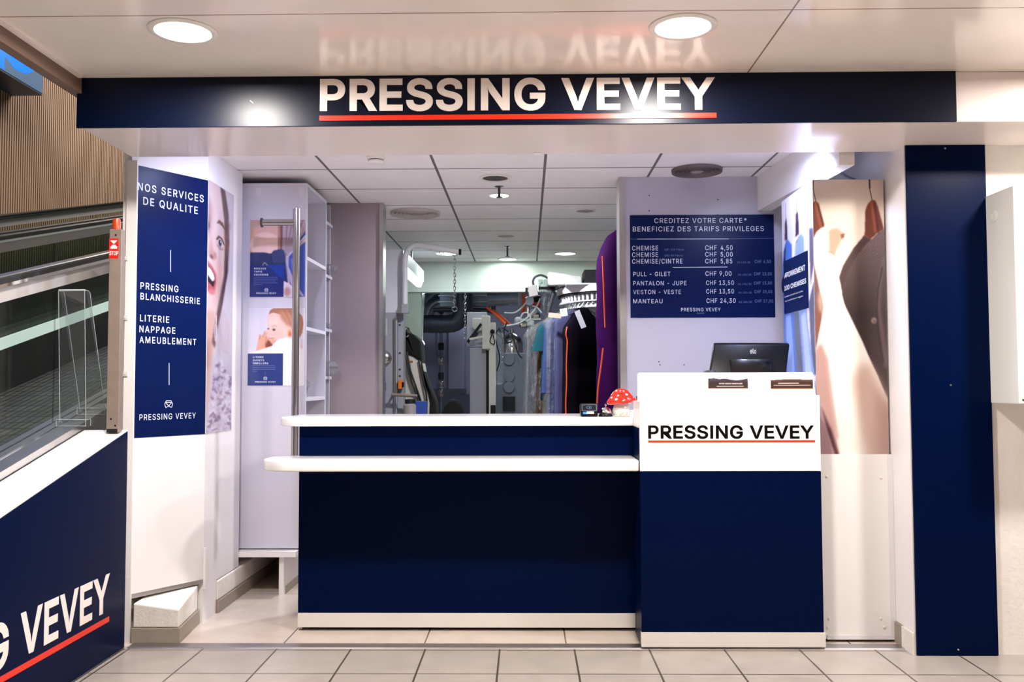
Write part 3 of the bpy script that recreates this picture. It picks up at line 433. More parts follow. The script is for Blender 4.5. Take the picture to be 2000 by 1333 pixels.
# right hand side
o = struct(MB().box(1.935, 5.0, 4.668, 5.2, 0.0, 2.5515).build('wall_right', M_plaster, origin=(3, 4.9, 0)))
o = struct(MB().box(1.935, 2.3, 5.2, 10.3, 0.0, ZI).build('wall_shop_right', M_wall, origin=(2, 7, 0)))
m = MB().box(1.918, 1.9345, 4.66, 4.79, 0.11, 2.5515).box(1.918, 1.9345, 4.79, 6.08, 0.11, ZI)
o = struct(m.build('wall_reveal_right', M_wall, origin=(1.93, 5, 0)))
o = struct(MB().box(1.908, 1.9345, 4.80, 6.08, 0.0, 0.108).build('baseboard_right', M_skirt, origin=(1.92, 5.4, 0)))
o = struct(MB().box(1.908, 1.9345, 4.66, 4.797, 0.0, 0.108).build('baseboard_right_front', M_rough, origin=(1.92, 4.7, 0)))
# price wall
XP0, XP1, YP = at(1214, 600, Y=6.08).x, 1.905, 6.08
o = struct(MB().box(XP0, XP1, YP, YP+0.16, 0.0, ZI-0.001).build('wall_price', M_panel, origin=(1.2, YP, 0)))
m = MB().box(XP0-0.012, XP0+0.03, YP-0.012, YP+0.172, 0.0, ZI-0.002)
o = struct(m.build('trim_price_wall_edge', M_alu, origin=(XP0, YP, 0)))
# boxed beam on the right under the shop ceiling
a = at(1480, 412, Y=6.075); zb = a.z
m = MB().hexa([(a.x, 6.075, zb), (1.64, 4.80, zb), (1.72, 4.80, zb), (a.x+0.09, 6.075, zb), (a.x, 6.075, ZI-0.001), (1.64, 4.80, ZI-0.001), (1.72, 4.80, ZI-0.001), (a.x+0.09, 6.075, ZI-0.001)])
o = struct(m.build('trim_beam', M_wall, origin=(1.7, 5.4, zb)))
# left hand side : jamb, splayed poster wall, return wall
o = struct(MB().box(-2.134, -2.079, 4.852, 4.866, 0.0, 2.5515).build('wall_jamb_left', M_wall, origin=(-2.08, 4.8, 0)))
A = Vector((at(260, 600, Y=4.87).x, 4.87, 0)); B = Vector((at(403.5, 600, Y=5.262).x, 5.262, 0)); CY = 5.905
pd = (B-A).normalized(); pn = Vector((pd.y, -pd.x, 0))     # faces the camera
t_ = 0.02
def slab(mb, P, Q, n, th, z0, z1):
    p, q = Vector(P), Vector(Q); b = -Vector(n)*th
    return mb.hexa([(p.x, p.y, z0), (q.x, q.y, z0), (q.x+b.x, q.y+b.y, z0), (p.x+b.x, p.y+b.y, z0), (p.x, p.y, z1), (q.x, q.y, z1), (q.x+b.x, q.y+b.y, z1), (p.x+b.x, p.y+b.y, z1)])
A0 = A-pd*0.02
o = struct(slab(MB(), A0, B, pn, 0.03, 0.245, ZI-0.001).build('wall_splayed_left', M_wall, origin=A0))
o = struct(slab(MB(), A0+pn*0.001, B+pn*0.001, pn, 0.032, 0.222, 0.2445).build('trim_splayed_wall', M_alu, origin=A0))
# return wall: cut away above a rough block towards the back
m = MB().prism([(B.y, 0.0), (5.48, 0.0), (5.48, 0.193), (CY, 0.193), (CY, ZI-0.001), (B.y, ZI-0.001)], 'x', B.x, B.x-0.03)
o = struct(m.build('wall_return_left', M_wall, origin=(B.x, 5.5, 0)))
o = struct(MB().box(B.x+0.0005, B.x+0.012, B.y-0.004, B.y+0.014, 0.19, 0.42).build('trim_return_wall', M_white, origin=(B.x, B.y, 0.3)))
o = struct(MB().box(-2.16, -2.115, 4.87, 14.2, 0.0, 3.6).build('wall_shop_left', M_wall, origin=(-2.12, 8, 0)))
# rough masonry feet under the poster walls
m = MB().hexa([(-2.062, 4.85, 0.08), (-1.822, 4.85, 0.08), (-1.862, 5.24, 0.08), (-2.062, 5.24, 0.08), (-2.062, 4.85, 0.205), (-1.822, 4.85, 0.172), (-1.862, 5.24, 0.215), (-2.062, 5.24, 0.219)])
o = struct(m.build('trim_masonry_foot', M_rough, origin=(-1.95, 5.0, 0), bevel=0.006))
m = MB().hexa([(-2.068, 4.842, 0.0), (-1.812, 4.842, 0.0), (-1.852, 5.25, 0.0), (-2.068, 5.25, 0.0), (-2.068, 4.842, 0.079), (-1.812, 4.842, 0.079), (-1.852, 5.25, 0.079), (-2.068, 5.25, 0.079)])
o = struct(m.build('baseboard_left', M_skirt, origin=(-1.95, 5.0, 0), bevel=0.002))
o = struct(MB().box(-2.1, -1.832, 5.49, 6.9, 0.072, 0.187).build('trim_masonry_block', M_rough, origin=(-1.95, 5.8, 0), bevel=0.008))
o = struct(MB().box(-2.1, -1.822, 5.482, 6.9, 0.0, 0.0715).build('baseboard_left_back', M_skirt, origin=(-1.95, 5.8, 0), bevel=0.002))
# tall partition behind the shelves
xq = at(744, 600, Y=6.90).x
o = struct(MB().box(-2.114, xq-0.012, 6.90, 7.02, 0.0, ZI-0.001).build('wall_partition', mat('mauve_grey_laminate', (148, 134, 142), 0.4, noise=0.02), origin=(-1.8, 6.9, 0)))
o = struct(MB().box(xq-0.012, xq+0.016, 6.892, 7.028, 0.0, ZI-0.001).build('trim_partition_edge', M_alu, origin=(xq, 6.9, 0)))
# back bulkhead and back room
zbh = at(1000, 570, Y=10.28).z
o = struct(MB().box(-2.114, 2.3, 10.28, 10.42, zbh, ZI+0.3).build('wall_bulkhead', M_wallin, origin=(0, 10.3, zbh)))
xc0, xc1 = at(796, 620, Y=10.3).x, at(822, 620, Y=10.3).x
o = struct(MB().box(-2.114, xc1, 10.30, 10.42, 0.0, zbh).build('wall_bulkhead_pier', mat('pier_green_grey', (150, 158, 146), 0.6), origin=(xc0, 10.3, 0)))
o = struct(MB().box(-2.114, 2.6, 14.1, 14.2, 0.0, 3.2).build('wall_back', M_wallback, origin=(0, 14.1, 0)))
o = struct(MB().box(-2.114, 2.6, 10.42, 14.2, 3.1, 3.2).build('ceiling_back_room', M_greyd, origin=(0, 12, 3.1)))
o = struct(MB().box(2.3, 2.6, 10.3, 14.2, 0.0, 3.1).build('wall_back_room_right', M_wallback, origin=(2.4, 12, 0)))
# atrium wall with ribs, to the left of the walkways
XR = -5.6
m = MB(); yv = 3.0; PR_ = []
while yv < 17.0:
    PR_ += [(XR, yv), (XR+0.004, yv+0.013), (XR, yv+0.026), (XR-0.03, yv+0.0265), (XR-0.03, yv+0.046)]; yv += 0.046
n = len(PR_)
m.v = [(p[0], p[1], -0.6) for p in PR_]+[(p[0], p[1], 7.0) for p in PR_]
m.f = [(i, i+1, i+1+n, i+n) for i in range(n-1)]; m.m = [0 if i % 5 < 3 else 1 for i in range(n-1)]
o = struct(m.build('wall_left', [M_rib, mat('batten_backing', (112, 84, 64), 0.8)], origin=(XR, 9, 0)))
o = struct(MB().box(XR-0.06, 5.0, -4.1, -4.0, 0.0, 7.0).build('wall_rear', mat('hall_wall', (180, 168, 158), 0.6), origin=(0, -4, 0)))
o = struct(MB().box(XR-0.06, -2.1, 16.9, 17.0, -0.5, 7.0).build('wall_atrium_end', mat('hall_wall_end', (150, 140, 130), 0.6), origin=(-4, 17, 0)))

# ================================================================== SHOP SIGN
SY = 4.222
sl, sr = at(150, 190, Y=SY), at(1868, 190, Y=SY)
zt = (at(150, 143, Y=SY).z+at(1868, 131, Y=SY).z)/2; zt = min(zt, ZO-0.001); zb_ = 2.5505
sg = thing('shop_sign', (0, SY, zb_), 'long navy fascia sign with large white letters above the opening', 'sign')
MB().box(sl.x, sr.x, SY, 4.2348, zb_, zt).build('panel', M_navy_sat, sg, bevel=0.001)
P = (0, SY, 0); N = (0, -1, 0)
m = MB(); px_text(m, 'PRESSING VEVEY', (625, 217.5), (1397, 214.5), 62.5, P, N, bold=0.025, lift=0.004, depth=0.0039)
o = m.build('lettering', M_letter, sg); o['label'] = 'large white letters'
m = MB(); p = on_plane(624, 230.5, P, N); q = on_plane(1399, 226.5, P, N)
zc_ = (p.z+q.z)/2; m.box(p.x, q.x, SY-0.004, SY, zc_-0.0115, zc_+0.0115)
o = m.build('underline', M_red, sg); o['label'] = 'red underline'
m = MB(); p = on_plane(491, 198, P, N); m.prism([(p.x-0.008, p.z+0.006), (p.x+0.006, p.z-0.004), (p.x+0.009, p.z-0.010), (p.x-0.003, p.z-0.001)], 'y', SY-0.0006, SY)
o = m.build('chip', M_letter, sg); o['label'] = 'small pale chip in the navy panel'

# navy pillar panel
pl, pr = at(1782, 780, Y=4.648), at(1935.5, 780, Y=4.648)
pp = thing('pillar_panel', (2.1, 4.65, 0), 'tall plain navy panel covering the pillar right of the opening', 'panel')
MB().box(1.924, at(1936, 780, Y=4.648).x+0.003, 4.648, 4.667, 0.002, 2.5510).build('panel', M_navy, pp, bevel=0.001)
for (u, v) in ((1846, 290), (1857, 753), (1872, 1270)):
    p = at(u, v, Y=4.648); MB().lathe([(0.0005, -0.003), (0.004, -0.0025), (0.0055, 0)], (p.x, 4.648, p.z), 12, 'y').build('screw', M_alu, pp, smooth=True)
# electric box at the right edge
ex0 = at(1927, 600, Y=4.668).x; exf = at(1985, 600, X=ex0).y
eb = thing('service_cabinet', (ex0, 4.66, 1.2), 'white metal service cabinet mounted on the plaster wall at the right edge', 'cabinet')
zt1 = at(1985, 362, Y=exf).z; zb1 = at(1985, 790, Y=exf).z
MB().box(ex0, ex0+0.62, exf, 4.6675, zb1, zt1).build('body', mat('cabinet_enamel', (222, 222, 218), 0.4), eb, bevel=0.004)
p = on_plane(1942, 423, (ex0, 0, 0), (-1, 0, 0))
MB().lathe([(0.030, 0), (0.030, -0.004), (0.024, -0.006), (0.024, -0.003), (0.001, -0.003)], (ex0, p.y, p.z), 24, 'x').build('knockout_cap', mat('cabinet_enamel', None), eb, smooth=True)
MB().lathe([(0.001, -0.003), (0.004, -0.002), (0.005, 0)], (ex0+0.02, exf, zb1+0.02), 12, 'y').build('screw', M_dark, eb)

# ================================================================== COUNTER
XL, XRt = at(583, 1050, Y=5.10).x, 1.44
ct = thing('service_counter', (-0.35, 5.3, 0), 'long navy counter with two white tops in front of the shop', 'counter')
z_a, z_b = at(900, 1198, Y=5.10).z, at(900, 1226, Y=5.10).z
zlo_t, zlo_b = at(900, 900, Y=4.78).z, at(900, 922, Y=4.78).z
zup_t, zup_b = at(900, 816, Y=5.04).z, at(900, 833, Y=5.04).z
MB().box(XL, XRt, 5.10, 5.12, z_a, zlo_b-0.0005).build('front_panel', M_navy, ct, bevel=0.001)
MB().box(XL, XRt, 5.10, 5.12, zlo_t+0.0005, zup_b-0.0005).build('upper_panel', M_navy, ct, bevel=0.001)
MB().box(XL, XRt, 5.094, 5.119, z_b, z_a-0.0005).build('plinth', M_plinth, ct, bevel=0.001)
MB().box(XL-0.002, XL+0.018, 5.1205, 5.60, 0.002, zup_b-0.0005).build('end_panel', M_white, ct, bevel=0.001)
MB().box(XL+0.0185, XRt, 5.58, 5.60, 0.002, zup_b-0.0005).build('back_panel', M_white, ct)
MB().box(XL+0.05, XRt-0.03, 5.15, 5.56, 0.0, z_b).build('foot', M_blackm, ct)
def rounded_left(x0, x1, y0, y1, r0, r1):
    return [(x1, y0)]+[(x1, y1)]+[(p[0], p[1]) for p in arc(x0+r1, y1-r1, r1, 90, 180, 8)]+[(p[0], p[1]) for p in arc(x0+r0, y0+r0, r0, 180, 270, 16)]
xe = at(508, 911, Y=4.86).x
MB().prism(rounded_left(xe, 0.578, 4.78, 5.0995, 0.17, 0.05), 'z', zlo_b, zlo_t).build('lower_shelf', M_solid, ct, bevel=0.008, seg=3, smooth=True)
xe2 = at(543, 825, Y=5.12).x
MB().prism(rounded_left(xe2, 1.45, 5.04, 5.66, 0.16, 0.08), 'z', zup_b, zup_t).build('worktop', M_solid, ct, bevel=0.008, seg=3, smooth=True)

# ================================================================== TILL DESK
TY = 4.757; TX0, TX1 = 0.580, at(1606, 1050, Y=TY).x
tl = thing('till_desk', (1.04, 5.0, 0), 'square till desk, white above navy, standing at the right end of the counter', 'desk')
zp0, zp1, zw0, zw1 = 0.012, at(1430, 1236, Y=TY).z, at(1430, 921, Y=TY).z, at(1430, 773, Y=TY).z
MB().box(TX0, TX1, TY, TY+0.02, zp1, zw0-0.0015).build('navy_front', M_navy, tl, bevel=0.002)
MB().box(TX0, TX1, TY, TY+0.02, zw0, zw1).build('white_front', M_solid, tl, bevel=0.002)
MB().box(TX0-0.002, TX1+0.006, TY-0.008, TY+0.022, zp0, zp1-0.0005).build('plinth', M_plinth, tl, bevel=0.001)
for xa_ in (TX0, TX1-0.02):
    MB().box(xa_, xa_+0.02, TY+0.0205, 5.030, 0.01, zup_b).build('side_panel', M_navy, tl)
    MB().box(xa_, xa_+0.02, TY+0.0205, 5.030, zup_b+0.0005, zw1-0.03).build('upper_side_panel', M_white, tl)
MB().box(TX0+0.0205, TX1-0.0205, TY+0.0225, 5.030, zw1-0.09, zw1-0.062).build('desk_top', M_white, tl)
MB().box(TX0+0.04, TX1-0.04, TY+0.06, 5.0, 0.0, 0.03).build('foot', M_blackm, tl)
sx0, sx1 = at(1245, 750, Y=4.87).x, at(1590, 750, Y=4.87).x; zs1 = at(1420, 728, Y=4.87).z
MB().prism([(sx0, zw1-0.061)]+[(sx1+0.012, zw1-0.061)]+[(p[0], p[1]) for p in arc(sx1-0.016, zs1-0.012, 0.012, 0, 90, 5)]+[(p[0], p[1]) for p in arc(sx0+0.012, zs1-0.012, 0.012, 90, 180, 5)], 'y', 4.87, 4.882).build('screen_panel', M_solid, tl)
P = (0, TY, 0)
m = MB(); px_text(m, 'PRESSING VEVEY', (1266, 857.5), (1590, 857.5), 26, P, N, bold=0.023, lift=0.0008)
o = m.build('lettering', M_letterk, tl); o['label'] = 'black letters'
m = MB(); p = on_plane(1266, 863, P, N); q = on_plane(1592, 863, P, N); m.box(p.x, q.x, TY-0.0008, TY+0.001, p.z-0.0055, p.z+0.0055)
o = m.build('underline', M_red, tl); o['label'] = 'red underline'
# printed cards fixed on the screen panel
def card(u0, v0, u1, v1, peaks, cols, label, lines):
    Pn = (0, 4.87, 0)
    tlp, brp = on_plane(u0, v0, Pn, N), on_plane(u1, v1, Pn, N)
    c = thing('advert_card', (tlp.x, 4.87, brp.z), label, 'card', 'advert cards on the till desk')
    cv = Canvas(u0, v0, u1, v1, 110, 36); cv.fill((248, 246, 244))
    cv.poly([(u0, v1-1.2), (u0, v0+peaks[0])]+[(u0+(u1-u0)*i/(len(peaks)-1), v0+pk) for i, pk in enumerate(peaks)]+[(u1, v1-1.2)], cols[0])
    cv.poly([(u0, v1-1.2), (u0, v0+11), (u0+(u1-u0)*0.5, v0+9), (u1, v0+11), (u1, v1-1.2)], cols[1], soft=1.2)
    for (x0, y0, x1, col) in lines: cv.line([(x0, y0), (x1, y0)], 1.2, col)
    cv.poly([(u0, v1-1.2), (u1, v1-1.2), (u1, v1-0.4), (u0, v1-0.4)], (236, 150, 80))
    cv.mesh('print', (tlp.x, 4.87, tlp.z), (brp.x, 4.87, tlp.z), (tlp.x, 4.87, brp.z), (brp.x, 4.87, brp.z), c, 0.3, N, 0.0012)
    return c, Pn
c1, Pn = card(1383, 735, 1461, 760, (5, 4, 6, 5, 7, 8.5, 7, 5), ((70, 62, 84), (60, 46, 44)), 'printed card on the till desk with a bluish hill picture, nearer its middle', [(1400, 755, 1452, (220, 212, 208))])
m = MB(); px_text(m, 'VOTRE AGENCE IMMOBILIERE', (1404, 751), (1450, 751), 2.4, Pn, N, 0.02, lift=0.0018); m.build('lettering', M_letter, c1)
c2, Pn = card(1505, 735, 1588, 760.5, (8, 7, 6.5, 6, 6, 6.5, 7, 6.5), ((104, 76, 62), (66, 44, 36)), 'printed card on the till desk with a brown landscape, at its right end', [(1520, 749, 1560, (236, 226, 216)), (1511, 753, 1583, (196, 180, 168))])
m = MB(); stroke(m, [(1528, 736), (1532, 733), (1533, 737), (1537, 734), (1540, 737), (1545, 735)], 0.0016, Pn, N, 0.0018); m.build('logo', mat('gold_print', (190, 140, 90), 0.4), c2)

# till screen seen from behind
MY = 5.16
mo = thing('till_monitor', (1.25, MY+0.1, zup_t), 'black touch screen till seen from behind above the white desk', 'monitor')
a, b, c_, d_ = at(1395, 673, Y=MY+0.10), at(1543, 673, Y=MY+0.10), at(1534, 745, Y=MY), at(1384, 745, Y=MY)
th = Vector((0, 0.030, 0.012))
MB().hexa([d_, c_, c_+th, d_+th, a, b, b+th, a+th]).build('screen', M_black, mo, bevel=0.008, seg=3, smooth=True)
nrm = (b-a).cross(d_-a).normalized()
if nrm.y > 0: nrm = -nrm
p0, p1, p2, p3 = [on_plane(u, v, a, nrm) for u, v in ((1424, 704), (1508, 704), (1504, 745), (1428, 745))]
MB().hexa([p3, p2, p2+nrm*0.03, p3+nrm*0.03, p0, p1, p1+nrm*0.022, p0+nrm*0.022]).build('rear_housing', mat('glossy_black', (8, 8, 10), 0.14), mo, bevel=0.007, seg=3, smooth=True)
q = at(1465, 745, Y=MY+0.05)
MB().box(q.x-0.06, q.x+0.06, MY+0.0, MY+0.16, zup_t, zup_t+0.016).tube([(q.x, MY+0.08, zup_t+0.01), (q.x, MY+0.07, q.z+0.05)], 0.022).build('stand', M_black, mo)
m = MB(); px_text(m, 'elo', (1465, 691.5), (1477, 691.5), 9, a, nrm, 0.02, lift=0.001)
stroke(m, [(1466, 684), (1469.5, 684)], 0.002, a, nrm, 0.001)
o = m.build('logo', mat('silver_print', (190, 190, 195), 0.4), mo); o['label'] = 'small silver logo'
p = at(1386, 726, Y=5.14)
sc = thing('barcode_scanner', (p.x, 5.14, zup_t), 'dark rounded scanner beside the left edge of the till screen', 'scanner')
zt_ = p.z+0.008; z0_ = zup_t
MB().lathe([(0.045, z0_), (0.045, z0_+0.012), (0.014, z0_+0.02), (0.014, zt_-0.04), (0.034, zt_-0.035), (0.040, zt_-0.015), (0.030, zt_-0.003), (0.001, zt_)], (p.x, 5.14, 0), 24).build('body', M_dark, sc, smooth=True)

# ================================================================== THINGS ON THE COUNTER
cz = zup_t
# card terminal
u0, u1 = at(1133, 800, Y=5.12).x, at(1168, 800, Y=5.12).x
te = thing('card_terminal', ((u0+u1)/2, 5.14, cz), 'black payment card terminal on the counter left of the bell', 'card terminal')
hT = at(1150, 788, Y=5.14).z-cz
xm = (u0+u1)/2
MB().hexa([(u0+0.004, 5.09, cz), (u1-0.004, 5.09, cz), (u1-0.004, 5.21, cz), (u0+0.004, 5.21, cz), (u0, 5.11, cz+hT), (u1, 5.11, cz+hT), (u1, 5.19, cz+hT*0.9), (u0, 5.19, cz+hT*0.9)]).build('body', M_black, te, bevel=0.006, seg=3, smooth=True)
fn = Vector((0, -hT, 0.02)).normalized(); fp = (xm, 5.09, cz)
def fpt(u, v): return on_plane(u, v, fp, fn)
def facequad(mb, u0, v0, u1, v1, lift):
    mb.quad(*[fpt(u, v)+fn*lift for u, v in ((u0, v1), (u1, v1), (u1, v0), (u0, v0))])
m = MB(); facequad(m, 1136.5, 790.5, 1166, 803, 0.0006); m.build('bezel', mat('terminal_grey', (70, 74, 90), 0.3), te)
m = MB(); facequad(m, 1138, 792, 1164, 801.5, 0.0012); m.build('display', mat('terminal_glass', (16, 20, 40), 0.12), te)
m = MB(); cx, cy = 1150.5, 796.5
stroke(m, [(cx+5*math.cos(t/10*2*math.pi), cy+2.6*math.sin(t/10*2*math.pi)) for t in range(11)], 0.0012, fp, fn, 0.0018)
for r_ in (0.8, 2, 3.2): stroke(m, [(cx-1+r_*math.cos(t), cy+r_*0.6*math.sin(t)) for t in (-0.8, 0, 0.8)], 0.001, fp, fn, 0.0018)
m.build('contactless_symbol', M_letterdim, te)
m = MB(); facequad(m, 1138.5, 805, 1146, 809.5, 0.0008); m.build('blue_label', mat('label_blue', (20, 120, 214), 0.4), te)
m = MB(); facequad(m, 1146, 804.2, 1160, 808.8, 0.0008); m.build('white_label', M_letter, te)
# bell
p = at(1183, 813, Y=5.13)
be = thing('counter_bell', (p.x, 5.13, cz), 'small chrome reception bell between the card terminal and the mushroom', 'bell')
MB().lathe([(0.040, cz), (0.040, cz+0.006), (0.034, cz+0.016), (0.012, cz+0.019)], (p.x, 5.13, 0), 32).build('base', M_black, be, smooth=True)
MB().lathe([(0.034, cz+0.019), (0.0335, cz+0.024), (0.029, cz+0.036), (0.020, cz+0.046), (0.006, cz+0.051), (0.0, cz+0.051)], (p.x, 5.13, 0), 32).build('dome', M_chrome, be, smooth=True)
MB().lathe([(0.003, cz+0.05), (0.003, cz+0.058), (0.006, cz+0.060), (0.007, cz+0.065), (0.003, cz+0.070), (0.0, cz+0.070)], (p.x, 5.13, 0), 16).build('button', M_chrome, be, smooth=True)
# mushroom money box
p = at(1214, 815, Y=5.14); zc = lambda v: at(1214, v, Y=5.14).z
mu = thing('mushroom_money_box', (p.x, 5.14, cz), 'red spotted ceramic mushroom money box on the counter beside the till desk', 'money box')
k = 5.14/FPX
st = [(0.040, 0.0), (0.046, 0.004), (0.050, 0.022), (0.051, 0.032), (0.046, 0.052), (0.041, 0.064), (0.040, 0.078), (0.030, 0.082)]
MB().lathe([(r, cz+h) for r, h in st], (p.x, 5.14, 0), 40).build('stalk', mat('glazed_white', (222, 224, 214), 0.12, coat=0.5), mu, smooth=True)
capm = [(0.030, 0.074), (0.060, 0.070), (0.078, 0.074), (0.0845, 0.083), (0.083, 0.090), (0.070, 0.104), (0.056, 0.122), (0.042, 0.140), (0.026, 0.152), (0.010, 0.156), (0.0, 0.1565)]
tilt = Matrix.Translation((p.x, 5.14, cz+0.09)) @ Matrix.Rotation(math.radians(-5), 4, 'Y') @ Matrix.Translation((-p.x, -5.14, -cz-0.09))
def tl_(mb): mb.v = [tuple(tilt @ Vector(v)) for v in mb.v]; return mb
cap = tl_(MB().lathe([(r, cz+h) for r, h in capm], (p.x, 5.14, 0), 48)).build('cap', mat('glazed_red', (226, 38, 18), 0.10, coat=0.6), mu, smooth=True, sharp=80)
def cap_pt(ang, h):
    for (r0, h0), (r1, h1) in zip(capm[3:-1], capm[4:]):
        if h0 <= h <= h1:
            t = (h-h0)/(h1-h0); r = r0+(r1-r0)*t
            nr = Vector((h1-h0, r0-r1)).normalized()
            a = math.radians(ang); c = Vector((p.x+r*math.cos(a), 5.14+r*math.sin(a), cz+h)); n = Vector((nr.x*math.cos(a), nr.x*math.sin(a), nr.y)); return c, n
for ang, h, rr in ((-62, 0.121, .0075), (-118, 0.100, .0085), (-112, 0.119, .006), (-32, 0.100, .002), (-72, 0.141, .005), (-98, 0.143, .004), (-150, 0.110, .007), (-84, 0.093, .004), (30, 0.115, .002), (100, 0.105, .002), (160, 0.125, .006), (60, 0.14, .006)):
    c, n = cap_pt(ang, h); e1 = n.orthogonal().normalized(); e2 = n.cross(e1)
    ring = [c+e1*rr*math.cos(2*math.pi*i/12)+e2*rr*math.sin(2*math.pi*i/12)-n*0.0006 for i in range(12)]
    ring2 = [c+(e1*math.cos(2*math.pi*i/12)+e2*math.sin(2*math.pi*i/12))*rr*0.7+n*0.0012 for i in range(12)]
    sp = MB().add(ring+ring2+[c+n*0.0016], [(i, (i+1) % 12, (i+1) % 12+12, i+12) for i in range(12)]+[(i+12, (i+1) % 12+12, 24) for i in range(12)])
    tl_(sp).build('spot', mat('glazed_cream', (250, 244, 232), 0.12, coat=0.5), mu, smooth=True)
c, n = cap_pt(-102, 0.127); e1 = Vector((n.y, -n.x, 0)).normalized()*-1; e2 = n.cross(e1)
tl_(MB().hexa([c-e1*0.014-e2*0.0016-n*.001, c+e1*0.014-e2*0.0016-n*.001, c+e1*0.014+e2*0.0016-n*.001, c-e1*0.014+e2*0.0016-n*.001, c-e1*0.013-e2*0.0014+n*.0012, c+e1*0.013-e2*0.0014+n*.0012, c+e1*0.013+e2*0.0014+n*.0012, c-e1*0.013+e2*0.0014+n*.0012])).build('coin_slot', M_blackm, mu)
m = MB()
for j in range(13):
    a0 = -180+j*15; hh = 0.016+0.016*((j*7) % 5)/5
    for kx in (-1, 1):
        pts = []
        for (da, h) in ((kx*1-2, 0.003), (kx*1+4, 0.003), (kx*6, 0.003+hh)):
            r = np.interp(h, [s_[1] for s_ in st], [s_[0] for s_ in st])+0.0008
            a = math.radians(a0+da); pts.append((p.x+r*math.cos(a), 5.14+r*math.sin(a), cz+h))
        m.add(pts, [(0, 1, 2)])
m.build('grass_decor', mat('glaze_green', (110, 130, 104), 0.2), mu)
# small dark bottle and slips beside the till desk
p = at(1243, 812, Y=5.22)
MBb = MB().lathe([(0.018, cz), (0.0195, cz+0.006), (0.0195, cz+0.062), (0.012, cz+0.078), (0.007, cz+0.086), (0.007, cz+0.112), (0.0, cz+0.113)], (0.628, 5.24, 0), 24)
o = MBb.build('bottle', mat('dark_bottle', (40, 18, 34), 0.25), origin=(0.628, 5.24, cz), smooth=True); tag(o, 'dark narrow bottle tucked behind the mushroom against the till desk', 'bottle')
o = MB().box(0.575, 0.70, 5.32, 5.42, cz, cz+0.028).build('paper_stack', mat('paper', (232, 232, 240), 0.7), origin=(0.63, 5.37, cz), bevel=0.002); tag(o, 'small stack of white slips behind the mushroom', 'paper')
o = MB().box(0.505, 0.574, 5.055, 5.10, cz, cz+0.0025).build('leaflet', mat('pink_paper', (206, 170, 162), 0.6), origin=(0.53, 5.08, cz)); tag(o, 'flat pinkish leaflet lying in front of the mushroom', 'leaflet')

# ================================================================== BLUE SERVICES POSTER on the splayed wall
Pw = A+pn*0.002
def wz(u, v): return on_plane(u, v, Pw, pn)
ztop = (wz(260, 321).z+wz(404, 352).z)/2; zbot = (wz(253.5, 857).z+wz(402, 848).z)/2
pa = A+pd*((wz(258, 600)-A).dot(pd)); pb_ = A+pd*((B-A).length-0.001)
po = thing('services_poster', (pa.x, pa.y, zbot), 'tall blue poster with white service list on the splayed wall at left', 'poster')
slab(MB(), pa+pn*0.002, pb_+pn*0.002, pn, 0.0015, zbot, ztop).build('sheet', M_navy_print, po)
Pp = A+pn*0.002
m = MB()
for txt, a, b, c, bo in (('NOS SERVICES', (269, 371), (397.5, 396), 15, .009), ('DE QUALITE', (279.5, 401), (386, 417.5), 15, .009),
        ('PRESSING', (274, 565.5), (348, 570.5), 13, .009), ('BLANCHISSERIE', (274, 586), (390, 594), 13, .009), ('LITERIE', (273, 628), (330, 631), 13, .009),
        ('NAPPAGE', (272, 649.3), (342, 652.5), 13, .009), ('AMEUBLEMENT', (272, 670.5), (383, 674.5), 13, .009)):
    # the baseline is level in the place: use one height for both ends
    p0 = on_plane(a[0], a[1], Pp, pn); p1 = on_plane(b[0], b[1], Pp, pn); zz = (p0.z+p1.z)/2; p0.z = p1.z = zz
    cap_ = (on_plane(a[0], a[1]-c, Pp, pn)-on_plane(a[0], a[1], Pp, pn)).length
    put_text(m, txt, p0, p1, (0, 0, 1), cap_, pn, bo, 0.0012, 0.0, 0.09)
m.build_split('service_lettering', M_letterw, po)
m = MB(); p0 = on_plane(272, 822, Pp, pn); p1 = on_plane(382, 817, Pp, pn); p0.z = p1.z = (p0.z+p1.z)/2
put_text(m, 'PRESSING VEVEY', p0, p1, (0, 0, 1), (on_plane(272, 810.5, Pp, pn)-on_plane(272, 822, Pp, pn)).length, pn, 0.002, 0.0012, 0.0, 0.07)
m.build('name_lettering', M_letterw, po)
for q in ([(333, 489.5), (333, 531)], [(330, 710), (330, 752)]):
    m = MB(); stroke(m, q, 0.0035, Pp, pn); m.build('divider_line', M_letterw, po)
def lg(q): return [(240+x/11.11, 770+y/11.11) for x, y in q]
m = MB()
for q in ([(920, 182), (945, 145), (1040, 145), (1062, 182), (920, 182)], [(920, 182), (908, 215), (914, 262), (930, 297), (990, 262), (925, 182)], [(1062, 182), (1076, 215), (1068, 262), (1050, 293), (990, 262), (1056, 182)]):
    stroke(m, lg(q), 0.0032, Pp, pn)
m.build('shirt_emblem', M_letterw, po)
# small clips on the jamb
for i, (v, lb) in enumerate(((505, 'highest'), (621, 'middle'), (731, 'lowest'))):
    p = at(245, v, Y=4.852)
    o = MB().box(p.x-0.010, p.x+0.012, 4.845, 4.8515, p.z-0.012, p.z+0.012).lathe([(0.001, -0.010), (0.006, -0.009), (0.008, -0.006)], (p.x, 4.852, p.z), 12, 'y').build('panel_clip', mat('clip_plastic', (206, 200, 196), 0.4), origin=(p.x, 4.851, p.z))
    tag(o, lb+' of the three small white clips on the narrow jamb left of the blue poster', 'clip', 'clips on the jamb')

